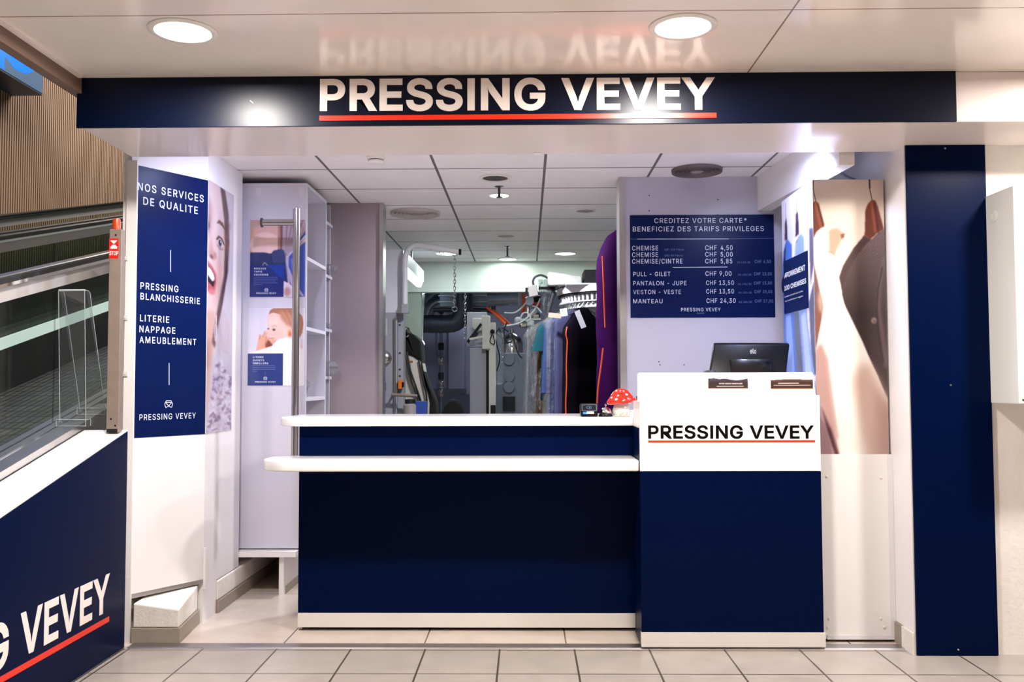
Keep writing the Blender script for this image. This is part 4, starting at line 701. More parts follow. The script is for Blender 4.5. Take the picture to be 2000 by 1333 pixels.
# ================================================================== PORTRAIT POSTER on the return wall
XB = B.x+0.0015; NX = Vector((1, 0, 0)); PB = (XB, 0, 0)
def bz(u, v): return on_plane(u, v, PB, NX)
ya, yb = B.y+0.004, bz(454, 600).y
zt2 = (bz(406, 346).z+bz(454, 384).z)/2; zb2 = (bz(404, 848).z+bz(449, 840.5).z)/2
pw = thing('portrait_poster', (XB, ya, zb2), 'tall photo poster of a laughing woman in lace, round the corner from the blue poster', 'poster')
cv = Canvas(12, 70, 140, 1290, 80, 520)
cv.vgrad((226, 214, 224), (206, 200, 214))
cv.poly([(12, 70), (60, 70), (95, 200), (104, 360), (92, 520), (62, 690), (50, 800), (45, 900), (12, 960)], (236, 208, 200), soft=4)   # face
cv.poly([(12, 150), (30, 200), (22, 330), (12, 340)], (190, 150, 142), soft=8)
cv.poly([(48, 430), (80, 470), (84, 560), (55, 660), (40, 690), (52, 560)], (224, 176, 166), soft=9, a=.8)
cv.ell(74, 470, 14, 40, (240, 186, 176), soft=8, a=.7)
cv.poly([(12, 700), (50, 700), (44, 860), (30, 1000), (12, 1290)], (222, 178, 164), soft=6)            # neck
cv.poly([(12, 830), (32, 850), (28, 960), (12, 1000)], (196, 150, 138), soft=8)
cv.poly([(68, 70), (92, 74), (112, 180), (118, 330), (112, 470), (86, 640), (66, 760), (50, 880), (36, 850), (52, 740), (76, 600), (92, 500), (94, 360), (90, 220), (76, 120)], (92, 58, 56), soft=3)   # hair
cv.poly([(100, 400), (112, 470), (84, 660), (60, 770), (72, 680), (96, 540)], (58, 34, 36), soft=3)
cv.line([(82, 90), (104, 220), (106, 380), (90, 540)], 4, (134, 92, 80), soft=2, a=.7)
for k_ in range(6): cv.line([(74+k_*9, 640+k_*20), (70+k_*10, 760+k_*30), (90+k_*6, 900)], 3, (170, 140, 146), soft=2, a=.5)
cv.poly([(50, 262), (64, 238), (84, 244), (94, 276), (80, 262), (64, 256)], (120, 76, 70), soft=2)      # brow
cv.ell(72, 350, 20, 30, (212, 168, 164), soft=6)
cv.ell(72, 350, 15, 20, (240, 232, 236), soft=1.5)
cv.ell(70, 352, 8.5, 17, (86, 76, 86), soft=1.5); cv.ell(70, 352, 4, 9, (24, 20, 26), soft=1); cv.ell(73, 345, 2, 4, (250, 250, 250))
cv.line([(54, 340), (64, 322), (78, 326), (90, 350)], 7, (70, 44, 46), soft=1.5)
cv.line([(56, 368), (70, 382), (88, 376)], 4, (150, 96, 96), soft=2)
cv.ell(14, 262, 10, 22, (160, 112, 110), soft=6, a=.6); cv.ell(12, 290, 6, 18, (70, 46, 50), soft=3)
cv.poly([(26, 330), (34, 390), (48, 430), (40, 455), (20, 440), (12, 420)], (214, 164, 154), soft=5)     # nose
cv.ell(30, 436, 9, 8, (110, 58, 58), soft=3); cv.ell(46, 424, 7, 20, (200, 144, 136), soft=4)
cv.poly([(12, 462), (30, 478), (52, 510), (56, 545), (48, 596), (30, 618), (12, 606)], (206, 96, 104), soft=3)   # mouth
cv.poly([(12, 486), (28, 496), (44, 522), (48, 548), (40, 582), (12, 560)], (40, 16, 22), soft=2)
cv.poly([(12, 488), (28, 498), (43, 522), (46, 545), (34, 556), (12, 530)], (246, 240, 242), soft=1.5)
cv.ell(34, 606, 16, 12, (226, 130, 134), soft=4)
cv.ell(56, 735, 3, 22, (236, 232, 240)); cv.ell(54, 800, 8, 46, (232, 228, 240), soft=2); cv.ell(52, 800, 3, 40, (160, 140, 160), soft=2)   # earring
dress = cv.mpoly([(64, 896), (80, 910), (96, 960), (120, 1000), (140, 1010), (140, 1290), (12, 1290), (20, 1180), (34, 1090), (50, 980)], 3)
cv.paint(dress, (212, 200, 222))
r2 = np.random.default_rng(11)
for _ in range(260):
    x, y = r2.uniform(14, 140), r2.uniform(905, 1290)
    mm = cv.mell(x, y, r2.uniform(3, 9), r2.uniform(6, 18), r2.uniform(0, 180), 1.2)*dress
    cv.paint(mm, [(238, 230, 244), (176, 150, 180), (128, 98, 128), (226, 216, 236)][r2.integers(4)], 0.75)
cv.mesh('print', (XB, ya, zt2), (XB, yb, zt2), (XB, ya, zb2), (XB, yb, zb2), pw, 0.35, NX, 0.0012, 0.86)
MB().box(B.x+0.0004, XB+0.001, ya, yb, zb2, zt2).build('sheet', M_white, pw)

# ================================================================== SHELF UNIT with posters
FY = 6.0
shx = at(598, 600, Y=FY).x; zs_b = at(530, 1072, Y=FY).z; zs_t = at(530, 358, Y=FY).z; ybk = at(637, 600, X=shx).y
su = thing('shelf_unit', (-1.65, FY, zs_b), 'tall white shelf unit whose end panel carries the two posters', 'shelf unit')
MB().box(-2.1, shx, FY, FY+0.022, zs_b, zs_t).build('end_panel', M_shelf, su, bevel=0.001)
MB().box(-2.1, shx, ybk-0.02, ybk, zs_b, zs_t).build('end_panel', M_shelf, su, bevel=0.001)
MB().box(-2.1, -2.08, FY+0.0225, ybk-0.0205, zs_b, zs_t).build('back_panel', M_shelf, su)
MB().box(-2.0795, shx, FY+0.0225, ybk-0.0205, zs_t-0.022, zs_t).build('top_panel', M_shelf, su)
shz = [at(598, v, Y=FY).z for v in (500, 638, 777)]
for z in shz: MB().box(-2.0795, shx, FY+0.0225, ybk-0.0205, z-0.024, z).build('shelf', M_shelf, su, bevel=0.001)
MB().box(-2.0795, shx, FY+0.0225, ybk-0.0205, zs_b, zs_b+0.024).build('shelf', M_shelf, su)
# low bench carrying it
bnx = at(570, 1082, Y=5.90).x; bz1 = at(520, 1078, Y=5.93).z
bn = thing('low_bench', (-1.6, 6.1, 0), 'low white bench under the tall shelf unit, dark space beneath', 'bench')
MB().box(-2.09, bnx+0.02, 5.915, 6.885, bz1-0.034, min(bz1, zs_b-0.001)).build('top', M_white, bn, bevel=0.001)
sxp = at(550, 1120, Y=5.96)
MB().box(sxp.x-0.016, sxp.x+0.016, 5.955, 6.885, 0.0, bz1-0.0345).build('leg', M_white, bn, bevel=0.001)  # run back to the partition to keep side light out from under the bench
MB().box(sxp.x+0.0165, sxp.x+0.022, 5.99, 6.885, 0.0, 0.05).build('skirting', M_skirt, bn)
# second unit behind, mostly hidden
s2x = at(640, 600, X=None, Y=ybk+0.002).x
su2 = thing('shelf_unit', (-1.7, 6.75, zs_b), 'narrow white shelves with drilled side between the tall unit and the partition', 'shelf unit')
x2 = shx-0.015
for z in (at(637, 428, Y=ybk).z, at(637, 533, Y=ybk).z, at(637, 640, Y=ybk).z, at(637, 735, Y=ybk).z):
    MB().box(-2.08, x2, ybk+0.001, 6.874, z-0.022, z).build('shelf', M_panel, su2, bevel=0.001)
MB().box(-2.1, x2-0.02, 6.875, 6.899, zs_b, ZI-0.02).build('side_panel', M_panel, su2)
MB().box(-2.113, -2.1, ybk+0.001, 6.899, zs_b, ZI-0.02).build('back_panel', M_panel, su2)
for k_ in range(28): MB().lathe([(0.003, -0.0006), (0.003, 0.0)], (x2-0.05, 6.875, 0.95+k_*0.06), 8, 'y').build('pin_hole', M_dark, su2)
# crumpled film bags on shelves
def crumple(name, c, rx, ry, rz, seed, label):
    r3 = np.random.default_rng(seed); vs = []; fs = []; n1, n2 = 14, 10
    for i in range(n2+1):
        th = math.pi*i/n2
        for j in range(n1):
            ph = 2*math.pi*j/n1; k_ = 0.75+0.5*r3.random()
            vs.append((c[0]+rx*k_*math.sin(th)*math.cos(ph), c[1]+ry*k_*math.sin(th)*math.sin(ph), c[2]+rz+rz*math.cos(th)*(0.8+0.3*r3.random() if 0 < i < n2 else 1)))
    for i in range(n2):
        for j in range(n1): fs.append((i*n1+j, i*n1+(j+1) % n1, (i+1)*n1+(j+1) % n1, (i+1)*n1+j))
    o = MB().add(vs, fs).build(name, M_filmd, origin=c); return tag(o, label, 'plastic bag', 'crumpled film on the shelves')
zz = [at(637, v, Y=ybk).z for v in (428, 533, 640, 735)]
crumple('film_bag', (-1.46, 6.75, zz[1]+0.001), 0.07, 0.05, 0.04, 1, 'greyish crumpled film bag on the upper narrow shelf before the partition')
crumple('film_bag', (-1.475, 6.75, zz[2]+0.001), 0.05, 0.05, 0.022, 2, 'flat crumpled film bag on the middle narrow shelf before the partition')
crumple('film_bag', (-1.45, 6.75, zz[3]+0.001), 0.07, 0.05, 0.055, 3, 'clear shiny film bag hanging out of the lowest narrow shelf')
crumple('film_bag', (-1.50, 6.13, shz[1]+0.001), 0.05, 0.08, 0.03, 4, 'small clear film bag on the second shelf of the tall unit')
crumple('film_bag', (-1.50, 6.11, shz[2]+0.001), 0.05, 0.07, 0.075, 5, 'upright clear film bag on the lowest open shelf of the tall unit')

# two posters on the end panel
PF = (0, FY, 0)
def rect_plane(u0, v0, u1, v1, Y):
    a, b = at(u0, v0, Y=Y), at(u1, v1, Y=Y); return a.x, b.x, b.z, a.z
def emblem(mb, cx, cy, r, P, n, wid, lift):
    for q in ([(-1, -.5), (-.6, -1), (.6, -1), (1, -.5), (-1, -.5)], [(-1, -.5), (-1.1, .1), (-.8, 1), (0, .5), (-.9, -.5)], [(1, -.5), (1.1, .1), (.8, 1), (0, .5), (.9, -.5)]):
        stroke(mb, [(cx+x*r, cy+y*r) for x, y in q], wid, P, n, lift)
x0, x1, z0, z1 = rect_plane(489.5, 430.5, 596, 580.5, FY)
p1_ = thing('armchair_poster', (x0, FY, z0), 'upper poster on the shelf unit showing a blue armchair and curtains', 'poster')
MB().box(x0, x1, FY-0.003, FY-0.0003, z0, z1).build('sheet', M_white, p1_)
cv = Canvas(72, 82, 908, 1260, 170, 240)
cv.vgrad((214, 170, 160), (236, 186, 166)); cv.poly([(72, 82), (140, 82), (110, 320), (108, 600), (72, 600)], (222, 150, 104), soft=14)
cv.ell(300, 460, 230, 190, (238, 200, 192), soft=8); cv.poly([(72, 82), (560, 82), (560, 130), (300, 150), (140, 190), (72, 330)], (196, 158, 142), soft=20)
cv.poly([(490, 82), (565, 82), (565, 545), (490, 545)], (178, 128, 120), soft=3); cv.poly([(525, 82), (565, 82), (565, 545), (530, 545)], (126, 84, 88), soft=4)
cv.poly([(565, 82), (908, 82), (908, 270), (700, 590), (620, 640), (560, 545)], (168, 146, 160), soft=3)
for i in range(9):
    xa = 590+i*40; cv.line([(xa, 82), (600+i*11, 545)], 16, (112, 92, 112) if i % 2 else (206, 186, 194), soft=8, a=.75)
cv.poly([(908, 250), (908, 350), (690, 620), (650, 620)], (60, 62, 112), soft=3); cv.line([(908, 330), (665, 615)], 30, (196, 196, 222), soft=4)
cv.poly([(660, 640), (908, 410), (908, 1260), (700, 1260), (640, 760)], (58, 84, 170), soft=4)
cv.poly([(690, 690), (740, 650), (780, 1000), (720, 900)], (120, 142, 214), soft=12)
cv.poly([(620, 650), (655, 650), (660, 800), (760, 1050), (900, 1250), (860, 1250), (690, 1060), (630, 860)], (182, 168, 190), soft=4)
cv.poly([(72, 575), (300, 580), (390, 600), (430, 552), (520, 534), (580, 545), (612, 600), (612, 700), (640, 900), (650, 1040), (600, 1040), (500, 1000), (72, 1000)], (34, 46, 96), soft=3)
cv.poly([(390, 605), (430, 556), (520, 538), (575, 552), (600, 610), (590, 740), (400, 740)], (52, 62, 112), soft=12); cv.line([(385, 600), (410, 760)], 12, (20, 26, 66), soft=5)
cv.line([(590, 560), (612, 640), (618, 800), (650, 1030)], 9, (150, 170, 226), soft=3)
cv.poly([(582, 1010), (720, 1090), (720, 1260), (582, 1260)], (222, 208, 218), soft=3); cv.ell(640, 1180, 50, 70, (186, 142, 138), soft=16)
cv.poly([(72, 772), (582, 772), (582, 1260), (72, 1260)], (18, 40, 112)); cv.poly([(330, 772), (582, 772), (582, 1000)], (12, 56, 150))
cv.line([(265, 775), (285, 735), (305, 740), (335, 772)], 12, (196, 176, 170), soft=4)
for i, (a_, b_) in enumerate(((132, 510), (132, 490), (132, 465), (132, 510), (132, 265))):
    for xx in np.arange(a_, b_-14, 26): cv.line([(xx, 957+i*28), (min(xx+18, b_), 957+i*28)], 7, (104, 120, 176))
cv.mesh('print', (x0, FY, z1), (x1, FY, z1), (x0, FY, z0), (x1, FY, z0), p1_, 0.35, N, 0.0036)
Q1 = (0, FY-0.0036, 0)
def cr1(x, y): return (480+x/7.84, 420+y/7.84)
m = MB()
for s_, xa, xb, yb_ in (('RIDEAUX', 130, 313, 835), ('TAPIS', 130, 250, 882), ('COUSSINS', 128, 345, 930)): px_text(m, s_, cr1(xa, yb_), cr1(xb, yb_), 3.3, Q1, N, .02, track=.08)
px_text(m, 'PRESSING VEVEY', cr1(162, 1213), cr1(468, 1213), 3.1, Q1, N, .006); emblem(m, cr1(316, 0)[0], cr1(0, 1152)[1], 3.1, Q1, N, .0022, .0012)
m.build_split('lettering', M_letterw, p1_)
x0, x1, z0, z1 = rect_plane(485, 602.5, 594, 754, FY)
p2_ = thing('child_poster', (x0, FY, z0), 'lower poster on the shelf unit showing a small child resting on white bedding', 'poster')
m = MB(); rr = 0.012
m.prism([(x0, z1)]+[(x0, z0)]+[(p[0], p[1]) for p in arc(x1-rr, z0+rr, rr, -90, 0, 6)]+[(x1, z1)], 'y', FY-0.003, FY-0.0003); m.build('sheet', M_white, p2_)
cv = Canvas(75, 95, 890, 1250, 170, 240)
cv.vgrad((226, 222, 240), (240, 236, 246)); cv.line([(235, 470), (270, 330), (262, 250)], 5, (170, 168, 186), soft=3, a=.6); cv.poly([(75, 95), (300, 95), (300, 700), (75, 700)], (218, 214, 232), soft=20, a=.6)
cv.poly([(440, 95), (720, 95), (800, 130), (870, 220), (890, 320), (870, 470), (830, 540), (740, 420), (720, 260), (560, 200), (430, 170), (375, 190), (395, 130)], (178, 120, 96), soft=6)       # hair
cv.poly([(375, 190), (440, 160), (560, 190), (680, 280), (740, 400), (720, 520), (640, 530), (520, 560), (450, 640), (400, 620), (380, 560), (345, 500), (335, 440), (370, 390), (352, 300)], (244, 204, 194), soft=5)   # face
cv.poly([(520, 130), (720, 180), (760, 400), (640, 350), (560, 260)], (196, 138, 112), soft=18)
for i in range(7): cv.line([(560+i*36, 110), (640+i*36, 260), (700+i*24, 420)], 7, (150, 96, 74) if i % 2 else (206, 156, 128), soft=6, a=.6)
cv.ell(500, 470, 70, 50, (250, 190, 180), soft=22, a=.7); cv.ell(440, 300, 70, 60, (250, 222, 214), soft=25, a=.7)
cv.poly([(375, 560), (450, 630), (520, 560), (480, 560)], (220, 150, 130), soft=14, a=.7)
cv.ell(455, 418, 20, 13, (52, 34, 36), soft=4); cv.ell(370, 400, 12, 10, (70, 46, 46), soft=4); cv.line([(425, 372), (460, 352), (500, 372)], 7, (190, 140, 122), soft=4); cv.line([(430, 406), (455, 398), (480, 412)], 6, (110, 70, 66), soft=2)
cv.line([(378, 540), (410, 548), (455, 540)], 9, (196, 104, 104), soft=3); cv.ell(352, 470, 16, 16, (238, 180, 166), soft=6)
cv.ell(690, 470, 36, 62, (236, 166, 138), soft=4); cv.ell(690, 480, 18, 38, (206, 118, 88), soft=5)
cv.poly([(330, 425), (300, 520), (290, 480), (270, 520), (240, 480), (230, 540), (215, 640), (190, 735), (330, 690), (440, 650), (390, 600), (365, 530), (345, 490)], (240, 176, 148), soft=5)   # hands
for q in ([(320, 440), (296, 520)], [(262, 490), (245, 560)], [(345, 520), (330, 640)]): cv.line(q, 10, (206, 124, 92), soft=5, a=.8)
cv.poly([(370, 560), (440, 640), (430, 664), (340, 690), (330, 650)], (140, 66, 48), soft=8)
cv.poly([(180, 745), (330, 690), (430, 660), (510, 570), (600, 545), (730, 550), (840, 560), (890, 620), (890, 1250), (75, 1250), (75, 770)], (246, 244, 250), soft=5)
cv.poly([(830, 560), (890, 560), (890, 700), (850, 705), (830, 640)], (236, 216, 226), soft=5)
cv.poly([(75, 770), (592, 770), (592, 1250), (75, 1250)], (36, 58, 128))
for i, (a_, b_) in enumerate(((146, 480), (146, 480), (146, 490), (146, 230))):
    for xx in np.arange(a_, b_-14, 26): cv.line([(xx, 951+i*28), (min(xx+18, b_), 951+i*28)], 7, (120, 136, 188))
cv.line([(332, 1045), (332, 1095)], 4, (120, 136, 188))
cv.mesh('print', (x0+.001, FY, z1-.001), (x1-.006, FY, z1-.001), (x0+.001, FY, z0+.001), (x1-.006, FY, z0+.001), p2_, 0.35, N, 0.0036, 0.95)
def cr2(x, y): return (475+x/7.615, 590+y/7.615)
m = MB()
for s_, xa, xb, yb_ in (('LITERIE', 147, 303, 835), ('DUVETS', 147, 312, 882), ('OREILLERS', 147, 373, 928)): px_text(m, s_, cr2(xa, yb_), cr2(xb, yb_), 3.3, Q1, N, .02, track=.08)
px_text(m, 'PRESSING VEVEY', cr2(178, 1204), cr2(484, 1204), 3.1, Q1, N, .006); emblem(m, cr2(330, 0)[0], cr2(0, 1140)[1], 3.1, Q1, N, .0022, .0012)
m.build_split('lettering', M_letterw, p2_)
# glue marks high on the end panel
for (u, v, lb) in ((588, 376, 'right'), (505, 376, 'left')):
    p = at(u, v, Y=FY); q = Vector((0.016, 0, 0))
    o = MB().prism([(p.x-.018, p.z+.03), (p.x+.018, p.z+.03), (p.x+.02, p.z), (p.x+.004, p.z-.035), (p.x-.016, p.z-.01)], 'y', FY-0.0012, FY-0.0003).build('adhesive_pad', mat('yellowed_tape', (222, 216, 226), 0.2), origin=(p.x, FY, p.z))
    tag(o, lb+' old adhesive pad left above the armchair poster', 'adhesive pad', 'old adhesive pads')

# ================================================================== GLASS DOOR with bar handle
hb = at(577.5, 620, Y=5.75); ht = at(578, 408, Y=5.75).z; hlo = at(576, 890, Y=5.75).z
gx = at(509, 435, Y=5.75).x
gd = thing('glass_door', (gx, 5.7, 0), 'open clear glass door with a tall steel bar handle at the left of the counter', 'door')
MB().box(gx-0.006, gx+0.004, 5.46, 5.885, 0.001, 2.50).build('pane', M_glassd, gd)
hd = MB().tube([(hb.x, 5.75, hlo), (hb.x, 5.75, ht)], 0.0225, 24).build('handle', M_steel, gd, smooth=True); hd['label'] = 'tall brushed steel bar handle'
for v in (435,):
    z = at(540, v, Y=5.75).z
    MB().tube([(gx+0.004, 5.75, z), (hb.x-0.010, 5.75, z)], 0.0205, 20).build('standoff', M_steel, hd, smooth=True)
    MB().lathe([(0.030, 0.0), (0.030, 0.008)], (gx+0.004, 5.75, z), 24, 'x').build('rosette', M_dark, hd, smooth=True)
# ================================================================== PRICE BOARD
x0, x1, z0, z1 = rect_plane(1230, 421, 1514, 620, YP)
pb = thing('price_board', ((x0+x1)/2, YP, z0), 'blue price board with white prices on the white wall above the till', 'sign')
MB().box(x0, x1, YP-0.006, YP-0.0003, z0, z1).build('board', M_board, pb, bevel=0.001)
Pq = (0, YP-0.006, 0)
def cb(x, y): return (1200+x/2.564, 300+y/2.564)
def brd(mb, s_, xa, xb, y, c, b=.0): px_text(mb, s_, cb(xa, y), cb(xb, y-(xb-xa)*0.004), c/2.564, Pq, N, b, 0.0012, 0.0, 0.06)
m = MB()
brd(m, 'CREDITEZ VOTRE CARTE*', 200, 662, 349, 24, .002); brd(m, 'BENEFICIEZ DES TARIFS PRIVILEGES', 92, 748, 391, 24, .002)
for s_, xb, y in (('CHEMISE', 219, 486), ('CHEMISE', 219, 519), ('CHEMISE/CINTRE', 341, 552)): brd(m, s_, 89, xb, y, 23, .002)
for s_, xb, y in (('PULL - GILET', 280, 615), ('PANTALON - JUPE', 361, 661), ('VESTON - VESTE', 333, 705), ('MANTEAU', 241, 751)): brd(m, s_, 94, xb, y, 21, .002)
for s_, xa, xb, y in (('CHF', 455, 512, 484), ('4,50', 532, 592, 484), ('CHF', 455, 512, 517), ('5,00', 532, 592, 517), ('CHF', 455, 512, 551), ('5,85', 532, 590, 551)): brd(m, s_, xa, xb, y, 23, .002)
for s_, xa, xb, y in (('CHF 9,00', 456, 586, 613), ('CHF 13,50', 459, 598, 659), ('CHF 13,50', 460, 598, 702), ('CHF 24,30', 461, 607, 749)): brd(m, s_, xa, xb, y, 22, .002)
brd(m, 'PRESSING VEVEY', 334, 531, 791, 17, .0)
stroke(m, [cb(115, 429), cb(572, 428)], .0035, Pq, N); stroke(m, [cb(293, 571), cb(565, 569)], .0035, Pq, N)
m.build_split('lettering', M_letterw, pb)
m = MB()
for s_, xa, xb, y in (('CHF 6,50', 702, 784, 549), ('CHF 10,00', 699, 788, 611), ('CHF 15,00', 699, 789, 657), ('CHF 15,00', 701, 790, 700), ('CHF 27,00', 703, 795, 747)): brd(m, s_, xa, xb, y, 15, .004)
for xa, xb, y in ((615, 681, 550), (619, 686, 612), (619, 686, 659), (621, 688, 702), (622, 689, 749)): brd(m, 'AU LIEU DE', xa, xb, y, 9)
brd(m, 'ABO 100 Pièces', 250, 348, 486, 9); brd(m, 'ABO 50 Pièces', 250, 343, 516, 9); brd(m, 'MANOR', 413, 450, 804, 7)
stroke(m, [cb(80, 429), cb(115, 429)], .002, Pq, N); stroke(m, [cb(572, 428), cb(800, 425)], .002, Pq, N)
m.build_split('small_lettering', M_letterdim, pb)
# little screw holes in the price wall
m = MB()
for (u, v) in ((1268, 382), (1268, 412), (1402, 390), (1402, 420), (1287, 707), (1289, 713), (1336, 713)):
    p = at(u, v, Y=YP); m.lathe([(0.0045, -0.0008), (0.0045, 0.0005)], (p.x, YP, p.z), 10, 'y')
o = struct(m.build('trim_price_wall_holes', M_dark, origin=(1.2, YP, 2)))

# ================================================================== BANNER COLUMN
BY = 4.90
bx0, bx1 = at(1587, 360, Y=BY).x, at(1737, 900, Y=BY).x
bt = at(1660, 351, Y=BY).z; bb = at(1670, 887.5, Y=BY).z; bbk = at(1530, 600, X=bx0).y
bc = thing('banner_column', ((bx0+bx1)/2, BY, 0), 'white boxed column wrapped with a tall photo of shirts and suits on hangers', 'column')
MB().box(bx0, bx1, BY, bbk, 0.016, bt).build('body', M_white, bc, bevel=0.001)
fx1 = at(1745, 1100, Y=BY-0.006).x
MB().box(bx0, fx1, BY-0.010, BY-0.0005, 0.016, bb-0.001).build('base_panel', M_white, bc, bevel=0.001)
m = MB(); m.box(fx1-0.022, fx1+0.004, BY-0.014, BY-0.0105, 0.014, bb-0.001).box(bx0+0.03, fx1-0.0225, BY-0.014, BY-0.0105, 0.014, 0.036)
m.build('base_frame', mat('white_profile', (222, 220, 224), 0.3), bc)
MB().box(bx0+0.02, bx1-0.02, BY+0.02, bbk-0.02, 0.0, 0.0155).build('foot', M_blackm, bc)
for (u, v) in ((1615, 931), (1720, 934), (1619, 1209), (1720, 1209), (1616, 1226), (1727, 1226)):
    p = at(u, v, Y=BY-0.0105); MB().lathe([(0.0005, -0.004), (0.006, -0.003), (0.008, 0)], (p.x, BY-0.0105, p.z), 14, 'y').build('screw_cap', mat('screw_cap_cream', (226, 220, 210), 0.4), bc, smooth=True)
# front print
cv = Canvas(0, 0, 345, 1280, 150, 540)
S_ = lambda pts: [(x-183-(y-25)*0.014, y-25) for x, y in pts]
cv.vgrad((206, 186, 172), (214, 194, 182)); cv.ell(150, 330, 170, 260, (234, 220, 204), soft=60)
cv.poly(S_([(170, 250), (200, 250), (215, 420), (222, 620), (225, 700), (190, 860), (150, 700)]), (120, 84, 84), soft=6)
cv.poly(S_([(190, 640), (226, 560), (232, 640), (206, 800), (196, 840)]), (128, 82, 70), soft=5)
# dark suit
suit = cv.mpoly(S_([(435, 287), (380, 350), (330, 430), (308, 490), (320, 540), (345, 640), (420, 790), (500, 950), (545, 1070), (560, 250), (505, 275), (470, 310)]), 2)
cv.paint(suit, (70, 50, 48))
fab = cv.mpoly(S_([(560, 255), (520, 270), (450, 322), (400, 380), (352, 470), (325, 560), (345, 640), (420, 790), (500, 950), (545, 1070)]), 2)
cv.paint(fab, (98, 78, 78))
dots = ((np.mod(cv.X*1.0+cv.Y*0.5, 7.5) < 3.7) & (np.mod(cv.Y*1.0-cv.X*0.5, 7.5) < 3.7)).astype(float)
cv.paint(fab*dots, (150, 128, 132), 0.8)
shade = np.clip((cv.Y-250)/380, 0, 1)*np.clip(1.25-(cv.X-150)/330, 0, 1)*fab; cv.paint(shade, (40, 27, 26), 0.92)
cv.line(S_([(527, 400), (508, 520), (500, 620), (520, 760), (536, 900)]), 20, (118, 98, 104), soft=4, a=.55)
cv.line(S_([(520, 440), (498, 545), (492, 640), (500, 760), (520, 880)]), 5, (38, 28, 30), soft=2)
cv.ell(*S_([(478, 687)])[0], 13, 14, (140, 120, 114), soft=2); cv.ell(*S_([(480, 690)])[0], 6, 7, (92, 74, 70), soft=2)
# hangers
for pts, gl in ((S_([(176, 150), (184, 134), (195, 127), (208, 132), (240, 238), (224, 252), (196, 276), (180, 290)]), S_([(196, 135), (212, 200), (222, 245)])),
                (S_([(440, 170), (452, 142), (470, 124), (488, 124), (500, 150), (530, 262), (500, 276), (478, 296), (462, 308), (436, 290)]), S_([(470, 132), (480, 200), (488, 270)]))):
    cv.poly(pts, (104, 48, 30), soft=1.5); cv.line(gl, 9, (166, 88, 56), soft=4); cv.line([(p[0]+13, p[1]+4) for p in gl], 7, (70, 30, 20), soft=3)
cv.line(S_([(187, 25), (186, 70), (199, 128)]), 4, (60, 46, 50)); cv.line(S_([(462, 25), (462, 70), (474, 126)]), 4.5, (60, 46, 50)); cv.line(S_([(461, 25), (462, 65)]), 8, (50, 40, 46))
# pale jacket
cv.poly(S_([(178, 340), (186, 300), (205, 268), (240, 246), (275, 242), (300, 250), (338, 278), (336, 296), (316, 320), (300, 356), (288, 384), (298, 440), (318, 520), (324, 590), (350, 640), (420, 780), (470, 900), (560, 1090), (560, 1310), (300, 1310), (222, 1080), (180, 1000), (170, 900), (200, 800), (224, 680), (232, 620), (206, 500), (190, 430)]), (232, 223, 216), soft=2)
cv.poly(S_([(262, 262), (300, 252), (338, 280), (330, 300), (306, 340), (290, 380), (262, 366)]), (196, 164, 140), soft=5); cv.poly(S_([(318, 284), (338, 278), (336, 298), (322, 304)]), (132, 84, 58), soft=1.5)
cv.line(S_([(258, 364), (276, 368), (290, 384)]), 3.5, (150, 124, 108), soft=1)
cv.poly(S_([(214, 540), (228, 590), (232, 660), (214, 640), (206, 590)]), (186, 160, 142), soft=6)
cv.poly(S_([(368, 960), (400, 900), (450, 880), (560, 1090), (560, 1310), (440, 1310), (400, 1130)]), (190, 162, 150), soft=22); cv.poly(S_([(480, 1000), (560, 1120), (560, 1310), (500, 1310)]), (164, 132, 124), soft=24)
cv.poly(S_([(160, 880), (200, 810), (222, 790), (248, 850), (256, 930), (270, 1040), (290, 1180), (304, 1310), (292, 1310), (250, 1180), (220, 1080), (170, 1060)]), (178, 142, 136), soft=8)
cv.line(S_([(250, 860), (258, 940), (272, 1040), (300, 1230)]), 6, (150, 114, 108), soft=4, a=.7)
cv.poly(S_([(214, 1070), (232, 1110), (270, 1200), (306, 1310), (284, 1310), (236, 1170)]), (84, 48, 56), soft=4)
cv.poly(S_([(205, 1060), (222, 1100), (280, 1310), (200, 1310)]), (156, 122, 130), soft=4)
fxl, fxr = bx0, bx1-0.001
cv.mesh('front_print', (fxl, BY, bt), (fxr, BY, bt), (fxl, BY, bb), (fxr, BY, bb), bc, 0.38, N, 0.0012)
# side print
cv = Canvas(0, 0, 1, 1, 90, 400)
def T_(pts):   # crop coordinates -> face fractions
    r = []
    for x, y in pts:
        f = (x-(43+(y-115)*0.0105))/(140.0); f = min(max(f, -.1), 1.1)
        tp_, bp_ = 116-91*f, 1269+33*f; r.append((f, (y-tp_)/(bp_-tp_)))
    return r
cv.vgrad((232, 230, 244), (206, 210, 236))
def tp(pts, c, s=0.004, a=1.0): cv.poly(T_(pts), c, soft=s, a=a)
tp([(95, 640), (136, 630), (140, 930), (96, 930)], (92, 104, 132)); tp([(165, 600), (186, 500), (192, 940), (178, 930)], (92, 96, 128))
tp([(46, 420), (52, 350), (64, 302), (74, 298), (92, 322), (92, 400), (100, 700), (112, 930), (46, 930)], (70, 112, 206))
tp([(60, 660), (84, 650), (104, 930), (66, 930)], (128, 160, 232)); tp([(104, 390), (112, 320), (124, 284), (134, 272), (147, 292), (146, 380), (160, 700), (186, 930), (140, 930), (122, 640)], (132, 158, 226))
tp([(132, 660), (150, 640), (176, 930), (150, 930)], (176, 196, 244)); tp([(60, 420), (62, 330), (72, 300), (58, 340), (50, 420)], (30, 40, 84)); tp([(100, 395), (108, 330), (128, 275), (112, 310)], (40, 44, 84))
tp([(168, 250), (184, 250), (186, 420), (172, 520)], (98, 90, 122)); 
